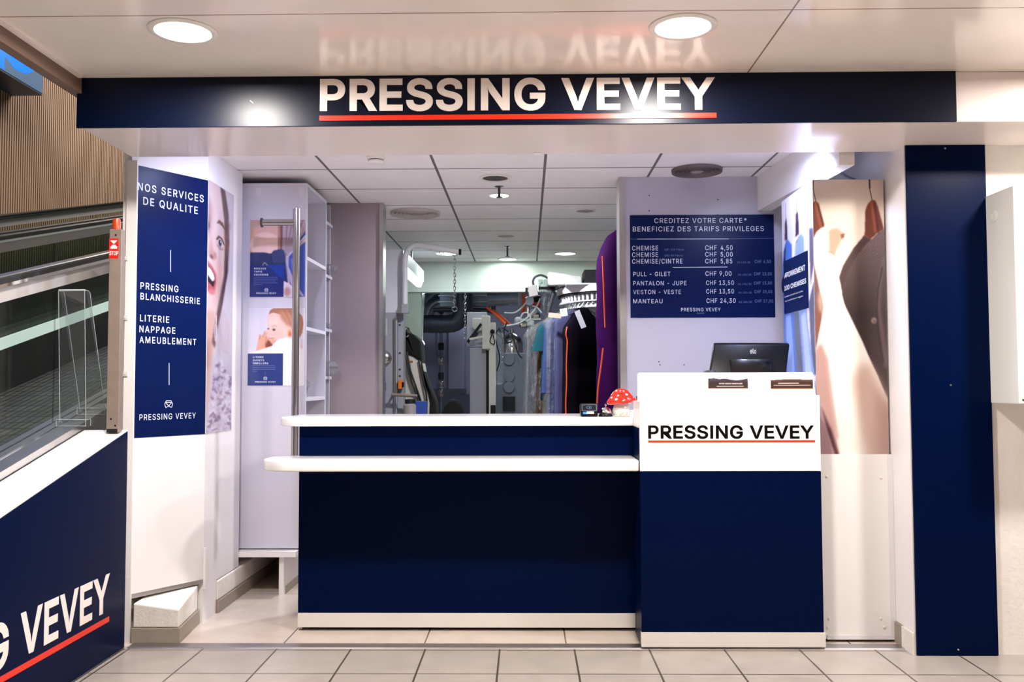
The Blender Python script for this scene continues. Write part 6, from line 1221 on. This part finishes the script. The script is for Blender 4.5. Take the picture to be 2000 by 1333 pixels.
pp_(MB(), [(922, 622), (941, 622), (941, 645), (931, 648), (922, 640)], TYY+0.06, 0.095).build('cover_plate', M_cream, tp_, bevel=0.005)
pp_(MB(), [(911, 667), (938, 631), (941.5, 634), (931, 649), (935, 652), (928, 660), (922, 660), (915, 671)], TYY-0.03, 0.05).build('lever', M_blackm, tp_, bevel=0.004)
pp_(MB(), [(916, 661), (942, 656), (942, 660), (917, 665)], TYY-0.05, 0.03).build('arm', M_cream, tp_, bevel=0.002)
p = at(962, 648, Y=TYY); MB().lathe([(0.001, -0.06), (0.022, -0.055), (0.024, -0.03), (0.01, 0)], (p.x, TYY+0.0195, p.z), 16, 'y').build('knob', M_black, tp_, smooth=True)
pb_(MB(), 958, 792, 968, 810, TYY-0.03, 0.045).build('pedal_box', M_blackm, tp_, bevel=0.004)
hose(MB(), [(962, 650, TYY-0.02), (957, 668, TYY-0.02), (966, 672, TYY-0.02), (963, 655, TYY-0.02)], 0.005).build('cable', M_black, tp_)
hose(MB(), [(966, 655, TYY+.05), (978, 640, TYY+.1), (992, 648, TYY+.3)], 0.006).build('cable', M_black, tp_)
hose(MB(), [(967, 662, TYY+.05), (976, 700, TYY), (970, 725, TYY)], 0.006).build('cable', M_black, tp_)
# ---- ducts and pipes of the back room
def pipe(name, pts, r, mt, label, cat='duct', n=18, ribs=0):
    q = smooth_pts([at(u, v, Y=Y) for u, v, Y in pts], 5); m = MB().tube(q, r, n)
    if ribs:
        for i in range(2, len(q)-2, ribs):
            t = (q[i+1]-q[i-1]).normalized(); m.tube([q[i]-t*0.008, q[i]+t*0.008], r*1.05, n)
    o = m.build(name, mt, origin=q[0], smooth=True); return tag(o, label, cat)
pipe('air_duct', [(684, 633, 11.0), (826, 633, 11.0), (850, 633, 11.0), (876, 633, 11.0), (893, 628, 11.0), (904, 612, 11.0), (906, 592, 11.0), (906, 560, 11.0)], 0.108, M_ductd, 'dark curved duct hanging under the metal box duct, in a U', ribs=5)
pipe('air_duct', [(826, 640, 11.6), (838, 606, 11.6), (852, 592, 11.6), (872, 588, 11.6)], 0.085, M_duct, 'shiny grey elbow duct beside the pale pier', ribs=2)
pipe('air_duct', [(830, 600, 12.0), (842, 580, 12.0), (860, 570, 12.0), (880, 560, 12.0)], 0.10, M_duct, 'upper shiny elbow duct just under the bulkhead', ribs=2)
pipe('air_duct', [(952, 584, 10.9), (975, 583, 10.9), (1013, 581, 10.9)], 0.092, M_duct, 'horizontal silver duct with a bright top left of the red box', ribs=4)
p = at(1013, 581, Y=10.9); o = MB().lathe([(0.105, -0.005), (0.105, 0.01), (0.02, 0.014), (0, 0.014)], (p.x, 10.9, p.z), 28, 'x').build('duct_cap', mat('cap_lavender', (176, 160, 184), 0.4), origin=p, smooth=True); tag(o, 'pale round end cap on the silver duct', 'duct cap')
bd = thing('box_duct', tuple(at(910, 590, Y=11.3)), 'wide metal box duct hanging under the back room ceiling', 'duct')
pb_(MB(), 858, 562, 958, 600, 11.3, 1.2).build('body', M_duct, bd, bevel=0.01)
for v in (577, 589): pb_(MB(), 856, v, 960, v+1.6, 11.27, 0.0295).build('flange', M_alu, bd)
for u in (872, 948):
    a = at(u, 560, Y=11.4); MB().tube([(a.x, 11.4, a.z), (a.x, 11.4, 3.0995)], 0.01, 6).build('suspension_rod', M_alu, bd)
pipe('pipe', [(846, 606, 11.25), (900, 606, 11.25), (955, 607, 11.25), (962, 607, 11.25), (964, 603, 11.25), (964, 560, 11.25), (964, 500, 11.25), (964, 463, 11.25)], 0.028, M_ductd, 'dark straight pipe under the box duct', 'pipe', 10)
pipe('pipe', [(826, 575, 10.55), (823, 620, 10.55), (822, 672, 10.55), (822, 800, 10.55), (822, 980, 10.55)], 0.026, mat('pipe_pale', (160, 174, 172), 0.4), 'slanting pale pipe along the pale pier', 'pipe', 10)
# back room panel door with its piping
dp_ = thing('panel_door', tuple(at(872, 770, Y=13.0)), 'large lavender grey metal panel at the end of the back room', 'panel')
pb_(MB(), 828, 636, 911, 771, 13.0, 0.06).build('panel', mat('lavender_enamel', (140, 142, 170), 0.45, noise=0.03), dp_, bevel=0.006)
pb_(MB(), 876, 640, 906, 760, 12.97, 0.029).build('raised_frame', mat('lavender_light', (164, 164, 190), 0.45), dp_, bevel=0.004)
pb_(MB(), 828, 760, 911, 771, 12.96, 0.039).build('bottom_rail', M_greyd, dp_)
a, b = at(826, 772, Y=13.0), at(914, 772, Y=13.0); o = MB().box(a.x, b.x, 12.93, 13.4, 0.0, at(870, 771, Y=13.0).z-0.001).build('low_cabinet', mat('low_cabinet_grey', (92, 96, 112), 0.6), origin=(a.x, 13.0, 0)); tag(o, 'grey cabinet below the lavender panel', 'cabinet')  # cabinet in one even grey
vp = thing('valve_pipe', tuple(at(862, 790, Y=12.6)), 'thin vertical pipe with valves in front of the lavender panel', 'pipe')
a = at(861.5, 700, Y=12.6); MB().tube([(a.x, 12.6, 0.0), (a.x, 12.6, 3.0995)], 0.022, 10).build('pipe', M_duct, vp, smooth=True)
for v in (606, 677, 706, 735, 752, 768):
    p = at(861.5, v, Y=12.6); MB().lathe([(0.03, -0.05), (0.042, -0.035), (0.042, 0.035), (0.03, 0.05)], p, 12).build('valve', M_dark if v in (606, 677, 735) else M_steel, vp, smooth=True)
MB().tube([at(u, v, Y=12.55) for u, v in ((852, 640), (852, 688), (854, 695), (861, 695))], 0.014, 8).build('return_pipe', M_duct, vp, smooth=True)
for (u, v, rr_, lb) in ((825, 566, 0.055, 'upper'), (822, 672, 0.045, 'lower')):
    p = at(u, v, Y=10.5); t = thing('globe_lamp', tuple(p), lb+' small glowing lamp beyond the edge of the pale pier', 'lamp', 'lamps beyond the pier')
    MB().lathe([(0, rr_), (rr_*.7, rr_*.7), (rr_, 0), (rr_*.7, -rr_*.7), (0, -rr_)], p, 16).build('globe', mat('globe_glow', (255, 255, 255), 0.5, emit=(225, 240, 255), estr=3.0), t, smooth=True)
    MB().tube([p, (p.x-0.10, 10.421, p.z)], 0.012, 8).build('arm', M_alu, t)
# right part of the back room: boiler, hoses, gauge
bo = thing('steam_boiler', tuple(at(1000, 700, Y=10.8))[:2]+(0,), 'grey steam boiler with round covers and a silver dome behind the hanging clothes', 'machine')
a, b = at(970, 690, Y=10.8), at(1075, 690, Y=10.8)
MB().box(a.x, b.x, 10.8, 11.5, 0.0, a.z).build('body', M_greyd, bo, bevel=0.01)
for v in (703, 736, 757): p = at(994, v, Y=10.8); MB().lathe([(0.070, 0), (0.070, -0.012), (0.062, -0.02), (0, -0.02)], (p.x, 10.7995, p.z), 24, 'y').build('round_cover', M_greyd, bo, smooth=True)
pb_(MB(), 982, 775, 1006, 803, 10.77, 0.0295).build('vent_panel', M_blackm, bo)
p = at(1000, 690, Y=11.1); MB().lathe([(0.13, -0.001), (0.13, 0.12), (0.11, 0.19), (0.06, 0.235), (0.02, 0.25), (0.02, 0.30), (0, 0.30)], (p.x, 11.1, a.z), 24).build('dome', M_steel, bo, smooth=True)
MB().tube([at(1031, 640, Y=10.9), at(1031, 597, Y=10.9)], 0.018, 10).build('gauge_pipe', M_steel, bo); MB().tube([at(1031, 640, Y=10.9), at(1031, 692, Y=10.9)], 0.018, 10).build('gauge_pipe', M_steel, bo)
p = at(1033.5, 588, Y=10.86); MB().lathe([(0.055, 0.03), (0.058, 0.0), (0.050, -0.012), (0, -0.012)], p, 24, 'y').build('pressure_gauge', mat('gauge_face', (206, 216, 230), 0.3), bo, smooth=True)
pb_(MB(), 1040, 590, 1056, 600, 11.0, 0.2).build('red_pump', mat('pump_red', (176, 40, 20), 0.45), bo, bevel=0.01)
pb_(MB(), 1042, 578, 1056, 590, 11.0, 0.2).build('motor', M_black, bo, bevel=0.01)
for q, r, mt in (([(1022, 574, 10.85), (1023, 592, 10.85), (1022, 614, 10.85)], 0.022, M_orange), ([(950, 600, 10.7), (970, 616, 10.7), (990, 637, 10.7)], 0.016, M_orange), ([(962, 606, 10.75), (978, 618, 10.75), (996, 634, 10.8)], 0.014, M_orange)):
    hose(MB(), q, r, 10).build('orange_hose', mt, bo, smooth=True)
for q in ([(985, 611, 10.6), (1005, 611, 10.6), (1020, 600, 10.6), (1030, 588, 10.6)], [(985, 637, 10.6), (1012, 632, 10.6), (1035, 616, 10.6), (1050, 595, 10.6), (1055, 583, 10.6)], [(1040, 598, 10.6), (1050, 602, 10.6), (1058, 612, 10.6)], [(1017, 620, 10.6), (1022, 612, 10.6), (1031, 612, 10.6), (1036, 622, 10.6), (1028, 628, 10.6)], [(1012, 625, 10.65), (1030, 624, 10.65), (1056, 624, 10.65)]):
    hose(MB(), q, 0.009, 8).build('white_hose', M_hose, bo, smooth=True)
for k_, (u, v) in enumerate(((1012, 628), (1022, 634), (1042, 612), (1047, 618), (1036, 632))):
    p = at(u, v, Y=10.8); MB().lathe([(0.02, -0.05), (0.045, -0.03), (0.045, 0.03), (0.02, 0.05)], p, 12, 'x' if k_ % 2 else 'z').build('valve', M_steel if k_ % 2 else M_hose, bo, smooth=True)
for q in ([(968, 650, 10.4), (985, 660, 10.4), (998, 652, 10.4), (1010, 665, 10.4)], [(975, 640, 10.4), (983, 668, 10.4), (1000, 668, 10.4)], [(990, 630, 10.4), (984, 650, 10.4), (992, 672, 10.4)], [(1000, 655, 10.4), (1012, 690, 10.4), (1020, 700, 10.4)]):
    hose(MB(), q, 0.009, 6).build('black_cable', M_blackm, bo, smooth=True)
sl_ = at(975, 650, Y=9.9); o = MB().lathe([(0.05, 0), (0.055, -0.2), (0.06, -0.45), (0.075, -0.52), (0.02, -0.56)], (sl_.x, 9.9, sl_.z), 16).build('film_sleeve', M_film, origin=sl_, smooth=True); tag(o, 'clear plastic sleeve hanging right of the tall press', 'plastic sleeve')

# ---- garment conveyor
cvx, cvy, cr_ = 0.82, 7.78, 0.56
cn = thing('garment_conveyor', (cvx, cvy, 0), 'white oval garment conveyor carrying the finished clothes', 'conveyor')
def stadium(r, n=20, xe=1.55): 
    return [Vector((xe, cvy-r, 0))]+[Vector((cvx-r*math.sin(t), cvy-r*math.cos(t), 0)) for t in np.linspace(0, math.pi, n)]+[Vector((xe, cvy+r, 0))]
def band(name, r, z0, z1, th, mt):
    q = stadium(r); q2 = stadium(r-th); m = MB(); n = len(q)
    vs = [(p.x, p.y, z) for z in (z0, z1) for p in q]+[(p.x, p.y, z) for z in (z0, z1) for p in q2]
    fs = []
    for i in range(n-1):
        fs += [(i, i+1, n+i+1, n+i), (2*n+i+1, 2*n+i, 3*n+i, 3*n+i+1), (n+i, n+i+1, 3*n+i+1, 3*n+i), (i+1, i, 2*n+i, 2*n+i+1)]
    fs += [(0, n, 3*n, 2*n), (n-1, 2*n-1+0, 4*n-1, 3*n-1)]
    return m.add(vs, fs).build(name, mt, cn, smooth=True)
zt_b, zb_b = at(1180, 553, Y=7.22).z, at(1180, 566, Y=7.22).z
band('top_rail', cr_, zb_b, zt_b, 0.10, mat('rail_lavender', (222, 216, 224), 0.3))
band('drive_belt', cr_-0.01, zb_b-0.016, zb_b-0.001, 0.06, M_blackm)
zl_t, zl_b = at(1150, 588, Y=7.3).z, at(1150, 598, Y=7.3).z
band('lower_rail', cr_-0.06, zl_b, zl_t, 0.05, mat('rail_white', (200, 204, 204), 0.4))
for a_ in np.linspace(0, 102, 22):
    t = math.radians(a_); x, y = cvx-(cr_-0.035)*math.sin(t), cvy-(cr_-0.035)*math.cos(t)
    if 30 < a_ < 34: continue
    MB().box(x-0.010, x+0.010, y-0.006, y+0.006, zl_t+0.012, zb_b-0.0165).box(x-0.022, x+0.022, y-0.008, y+0.008, zl_t+0.004, zl_t+0.014).build('hook', M_dark if 10 < a_ < 22 else M_hose, cn, bevel=0.002)
for (x, y) in ((1.45, 7.42), (0.62, 7.78), (1.45, 8.2)): MB().box(x-0.035, x+0.035, y-0.035, y+0.035, 0.0, zb_b-0.02).build('post', mat('rail_white', None), cn)
MB().box(0.585, 1.485, 7.74, 7.82, zb_b-0.0195, zb_b).build('cross_beam', mat('rail_white', None), cn)
pq_ = at(1155, 610, Y=7.6); MB().box(pq_.x-0.03, pq_.x+0.03, 7.55, 7.61, 0.0, zl_b).build('post', mat('rail_white', None), cn)
MB().box(cvx-0.5, 1.5, 7.32, 8.25, zt_b+0.0005, zt_b+0.012).build('top_board', mat('rail_white', None), cn)
# sensor box on its bracket
sx = at(1041, 569, Y=7.55); se = thing('control_box', tuple(sx), 'small grey electrical box with a looping cable at the left end of the conveyor', 'control box')
mm = pp_(MB(), [(1030.5, 559), (1048, 556), (1051.5, 577), (1034, 581)], 7.53, 0.08); mm.build('box', mat('box_grey', (150, 146, 146), 0.4), se, bevel=0.006)
pb_(MB(), 1026, 562, 1031, 574, 7.55, 0.04).build('connector', M_black, se)
hose(MB(), [(1042, 557, 7.56), (1041, 549, 7.56), (1046, 541, 7.56), (1058, 538, 7.56), (1072, 545, 7.56), (1084, 556, 7.56), (1090, 562, 7.5)], 0.009).build('cable', M_dark, se, smooth=True)
p = at(1052, 563, Y=7.6); q = at(1083, 563, Y=7.6); MB().box(p.x, q.x, 7.59, 7.62, p.z-0.012, p.z+0.01).build('bracket', M_black, se)
MB().tube([at(1081, 574, Y=7.62), at(1070, 614, Y=7.62)], 0.016, 8).build('strut', M_dark, se); MB().tube([at(1081, 560, Y=7.62), at(1081, 576, Y=7.62)], 0.016, 8).build('strut', M_dark, se)
# things lying on the conveyor
zt2_ = zt_b+0.0125
a, b = at(1062, 524, Y=7.6), at(1136, 552, Y=7.6)
m = MB().hexa([(a.x+.03, 7.5, zt2_), (b.x, 7.5, zt2_), (b.x, 7.95, zt2_), (a.x+.03, 7.95, zt2_), (a.x+.03, 7.55, zt2_+0.125), (b.x, 7.5, zt2_+0.075), (b.x, 7.95, zt2_+0.075), (a.x+.03, 7.92, zt2_+0.13)])
o = m.build('wrapped_parcel', mat('parcel_white', (198, 202, 198), 0.3, noise=0.2, nscale=14, bump=0.8, bscale=14), origin=(a.x+.15, 7.7, zt2_), bevel=0.02, seg=3, smooth=True); tag(o, 'white film wrapped bundle lying on top of the conveyor', 'parcel')
a, b = at(1141, 527, Y=7.5), at(1168, 552, Y=7.5)
o = MB().box(a.x, b.x+0.05, 7.5, 7.8, zt2_, a.z).build('black_box', M_blackm, origin=(a.x, 7.6, zt2_), bevel=0.004); tag(o, 'plain black box standing on the conveyor beside the purple garment bag', 'box')
# ---- clothes on hangers
def loft(mb, rows, n=44, folds=7, amp=0.12, seed=0):
    """rows: (z, half width, half depth, x shift); closed soft surface with vertical folds"""
    r4 = np.random.default_rng(seed); ph = r4.uniform(0, 6.28, 4); vs = []; R_ = len(rows)
    for i, (z, a, b, sh) in enumerate(rows):
        k_ = min(1, i/(R_*0.35))*amp
        for j in range(n):
            t = 2*math.pi*j/n; f = 1+k_*(math.sin(folds*t+ph[0])+0.5*math.sin((folds*2-1)*t+ph[1]+i*0.15))
            vs.append((sh+a*math.copysign(abs(math.cos(t))**0.8, math.cos(t)), b*math.copysign(abs(math.sin(t))**0.8, math.sin(t))*f, z))
    fs = [(i*n+j, i*n+(j+1) % n, (i+1)*n+(j+1) % n, (i+1)*n+j) for i in range(R_-1) for j in range(n)]
    fs += [tuple(range(n))[::-1], tuple((R_-1)*n+j for j in range(n))]
    return mb.add(vs, fs)
def place(mb, x, y, z, ang):
    M_ = Matrix.Translation((x, y, z)) @ Matrix.Rotation(ang, 4, 'Z'); mb.v = [tuple(M_ @ Vector(v)) for v in mb.v]; return mb
def rowset(W, D, L, sl=0.10, neck=0.055, flare=1.05, n=16):
    rows = [(0.0, neck, 0.022, 0), (-0.012, neck*1.25, 0.03, 0), (-sl*0.45, W*0.62, D*0.7, 0), (-sl*0.85, W*0.93, D*0.9, 0), (-sl*1.15, W, D, 0)]
    for i in range(1, n+1): rows.append((-sl*1.15-(L-sl*1.15)*i/n, W*(0.94+(flare-0.94)*i/n), D*(1+0.1*math.sin(i)), 0))
    return rows
def ring_place(a_):
    t = math.radians(a_); r = cr_-0.035
    return cvx-r*math.sin(t), cvy-r*math.cos(t), math.atan2(math.cos(t), math.sin(t))   # local +x points to the middle of the ring
def hanger(x, y, zr, zn, ang, label, mt=None):
    t = thing('clothes_hanger', (x, y, zr), label, 'hanger', 'hangers on the conveyor')
    pts = [(0, 0, zr-0.012), (0.014, 0, zr-0.004), (0.02, 0, zr-0.016), (0.012, 0, zr-0.032), (0, 0, zr-0.045), (0, 0, zn+0.01)]
    place(MB().tube([Vector(p) for p in pts], 0.0035, 6), x, y, 0, ang).build('hook', M_chrome, t, smooth=True)
    place(MB().tube([(-0.17, 0, zn-0.07), (-0.09, 0, zn-0.03), (0, 0, zn+0.012), (0.09, 0, zn-0.03), (0.17, 0, zn-0.07)], 0.006, 6), x, y, 0, ang).build('arms', mt or M_steel, t, smooth=True)
zr = zl_t+0.01
suitm = mat('dark_purple_suit', (10, 3, 18), 0.8, spec=0.1, noise=0.2, nscale=6)
purple = mat('purple_bag', (46, 3, 62), 0.75, spec=0.05, noise=0.25, nscale=3)
pipingm = mat('orange_piping', (206, 74, 24), 0.5)
def piping(x, y, z, ang, rows, side, parent, k0=3):
    pts = [(side*(a+0.004)*0.96+sh, -b*0.42, zz) for zz, a, b, sh in rows[k0:]]
    return place(MB().tube([Vector(p) for p in smooth_pts(pts, 3)], 0.006, 6), x, y, z, ang).build('piping', pipingm, parent, smooth=True)
def garment(name, a_, zn, W, D, L, mt, label, cat, seed, sl=0.10, film=False, pipe_=False, sleeves=None, amp=0.12, off=0.0):
    x, y, ang = ring_place(a_)
    if off: x += off*math.cos(ang); y += off*math.sin(ang)
    t = thing(name, (x, y, zn-L), label, cat, 'clothes on the conveyor')
    rows = rowset(W, D, L, sl); place(loft(MB(), rows, seed=seed, amp=amp), x, y, zn, ang).build('body', mt, t, smooth=True)
    if sleeves:
        for s_ in (-1, 1):
            sr = [(0, 0.02, 0.03, s_*W*0.82)]+[(-0.04-sleeves*i/6, 0.055+0.01*i/6, D*0.62, s_*(W*0.86+0.05*(1 if sleeves < .3 else .5)*i/6)) for i in range(7)]
            place(loft(MB(), sr, n=24, folds=3, amp=0.08, seed=seed+3), x, y, zn-sl*0.75, ang).build('sleeve', mt, t, smooth=True)
    if pipe_: piping(x, y, zn, ang, rows, -1, t)
    if film:
        fr = [(z, a+0.018, b+0.014, s_) for z, a, b, s_ in rowset(W+0.02, D*1.05, L+0.06, sl)]
        place(loft(MB(), fr, folds=9, amp=0.22, seed=seed+9), x, y, zn+0.012, ang).build('plastic_cover', M_film, t, smooth=True)
    hanger(x, y, zr, zn, ang, 'wire hanger carrying the '+label.split(',')[0].split(' in ')[0].split(' with ')[0].split(' between ')[0])
    return t
GZ = 1.93
garment('dark_coat', 100, GZ-.03, 0.30, 0.05, 1.0, mat('charcoal', (22, 24, 30), 0.8), 'dark coat in crinkled clear film, farthest left on the conveyor', 'coat', 21, film=True, sl=0.14)
garment('grey_garment', 91, GZ-.02, 0.27, 0.05, 1.0, mat('slate_cloth', (40, 46, 58), 0.8), 'slate garment under clear film, second from the left on the conveyor', 'garment', 22, film=True, sl=0.13)
pat = mat('patterned_cloth', (64, 44, 18), 0.7, noise=0.9, nscale=55)
garment('patterned_dress', 82, GZ-.01, 0.22, 0.045, 1.0, pat, 'brown and black patterned dress between the film covers and the teal shirt', 'dress', 23, sl=0.11)
garment('teal_shirt', 72, GZ, 0.21, 0.045, 0.72, mat('teal_cloth', (30, 80, 94), 0.8, spec=0.1, noise=0.1, nscale=9), 'teal short-sleeved shirt left of the blue shirt', 'shirt', 24, sleeves=0.20, sl=0.10)
garment('blue_shirt', 62, GZ+.01, 0.21, 0.045, 0.95, mat('blue_cloth', (60, 76, 124), 0.8, spec=0.1, noise=0.1, nscale=9), 'pale blue shirt in film beside the dark purple jacket', 'shirt', 25, film=True, sleeves=0.55, sl=0.10)
garment('lilac_shirt', 55, GZ+.015, 0.20, 0.04, 0.95, mat('lilac_cloth', (72, 74, 110), 0.8, spec=0.1), 'lilac shirt almost hidden behind the dark purple jacket', 'shirt', 26, sl=0.10)
garment('garment_cover', 44, GZ+.025, 0.24, 0.06, 1.0, suitm, 'dark purple garment cover with orange piping, largest on the conveyor', 'garment cover', 27, pipe_=True, sl=0.19, amp=0.06)
garment('garment_cover', 20, GZ+.03, 0.20, 0.055, 1.0, suitm, 'second dark cover with orange piping, tucked beside the big purple bag', 'garment cover', 28, pipe_=True, sl=0.17, amp=0.06)
# paper tag on the dark jacket and pink tag further left
def ticket(u0, v0, u1, v1, Y, rot, mt, label):
    a, b = at(u0, v0, Y=Y), at(u1, v1, Y=Y); c = (a+b)/2; w_, h_ = abs(b.x-a.x)/2, abs(a.z-b.z)/2
    m = MB().box(-w_, w_, -0.001, 0.001, -h_, h_); M_ = Matrix.Translation((c.x, Y, c.z)) @ Matrix.Rotation(math.radians(rot), 4, 'Y')
    m.v = [tuple(M_ @ Vector(v)) for v in m.v]; o = m.build('ticket', mt, origin=c); return tag(o, label, 'ticket')
ticket(1128, 606, 1139, 642, 7.22, -22, mat('ticket_grey', (168, 168, 178), 0.6), 'grey paper ticket pinned on the dark purple cover')
ticket(1071, 612, 1096, 621, 7.25, 6, mat('ticket_peach', (206, 170, 152), 0.6), 'peach paper ticket above the teal shirt')
ticket(1094, 603, 1108, 618, 7.28, -8, mat('ticket_white', (206, 212, 214), 0.6), 'white paper ticket above the blue shirt')
# crumpled film behind the conveyor end
def drape(name, pts, Y, seed, label):
    r5 = np.random.default_rng(seed); c = [at(u, v, Y=Y) for u, v in pts]; (tl3, tr3, br3, bl3) = c; n1, n2 = 12, 16; vs = []; fs = []
    for i in range(n2+1):
        for j in range(n1+1):
            u, v = j/n1, i/n2; p = (tl3*(1-u)+tr3*u)*(1-v)+(bl3*(1-u)+br3*u)*v
            vs.append(p+Vector((r5.normal(0, .002), r5.normal(0, .025)+.05*math.sin(u*9+v*3), r5.normal(0, .006))))
    for i in range(n2):
        for j in range(n1): fs.append((i*(n1+1)+j, i*(n1+1)+j+1, (i+1)*(n1+1)+j+1, (i+1)*(n1+1)+j))
    o = MB().add(vs, fs).build(name, M_filmd, origin=c[3]); return tag(o, label, 'plastic film')
drape('loose_film', [(1052, 545), (1078, 548), (1078, 585), (1052, 570)], 7.75, 31, 'bunch of clear film beneath the white bundle on the conveyor')
drape('loose_film', [(1056, 566), (1080, 566), (1068, 618), (1062, 618)], 7.72, 32, 'strip of clear film beside the slanting black strut')
drape('loose_film', [(1041, 735), (1056, 720), (1056, 800), (1037, 775)], 7.45, 33, 'knot of clear film hanging in front of the patterned dress')
# ---- large purple garment bag on its own rail behind the price wall
gr_ = thing('garment_rail', (1.2, 6.62, 2.5), 'steel rail behind the price wall from which the purple bag hangs', 'rail')
MB().tube([(0.66, 6.62, 2.50), (1.93, 6.62, 2.50)], 0.014, 12).build('tube', M_chrome, gr_, smooth=True)
for x in (0.68, 1.6): MB().tube([(x, 6.62, 2.51), (x, 6.62, ZI)], 0.010, 8).build('hanger_rod', M_chrome, gr_)
gb = thing('garment_bag', (0.735, 6.62, 1.0), 'long purple garment bag with orange piping at the edge of the price wall', 'garment bag')
rows = [(2.475, 0.04, 0.03, 0), (2.46, 0.08, 0.05, 0), (2.41, 0.14, 0.09, -0.01), (2.33, 0.185, 0.11, -0.01), (2.24, 0.215, 0.12, -0.01), (2.12, 0.23, 0.125, -0.005)]+[(2.12-i*0.058, 0.232-0.004*math.sin(i*.8), 0.125+0.006*math.sin(i), 0) for i in range(1, 20)]
place(loft(MB(), rows, folds=5, amp=0.05, seed=41), 0.735, 6.62, 0, 0).build('body', purple, gb, smooth=True)
low = [(1.80, 0.20, 0.10, 0.0), (1.785, 0.222, 0.128, 0.0), (1.74, 0.228, 0.137, 0.0)]+[(1.74-i*0.06, 0.230+0.002*i**0.5, 0.138, 0.0) for i in range(1, 13)]
place(loft(MB(), low, folds=5, amp=0.05, seed=42), 0.745, 6.62, 0, 0).build('lower_flap', purple, gb, smooth=True)
def pl_(pts): return smooth_pts([at(u, v, Y=6.50) for u, v in pts], 5)
MB().tube(pl_([(1177, 500), (1178, 530), (1180, 580), (1182, 640)]), 0.006, 6).build('piping', pipingm, gb, smooth=True)
MB().tube(pl_([(1178, 680), (1174, 715), (1168, 760), (1166, 800)]), 0.006, 6).build('piping', pipingm, gb, smooth=True)
MB().tube([(0.735, 6.62, 2.47), (0.735, 6.62, 2.50), (0.735, 6.637, 2.515), (0.735, 6.645, 2.505)], 0.004, 6).build('hook', M_chrome, gb)
# back room light
area('back_room_lamp', (0.0, 12.0, 3.05), 22, (0.78, 0.86, 1.0), 1.2, shape='RECTANGLE', size_y=0.3)
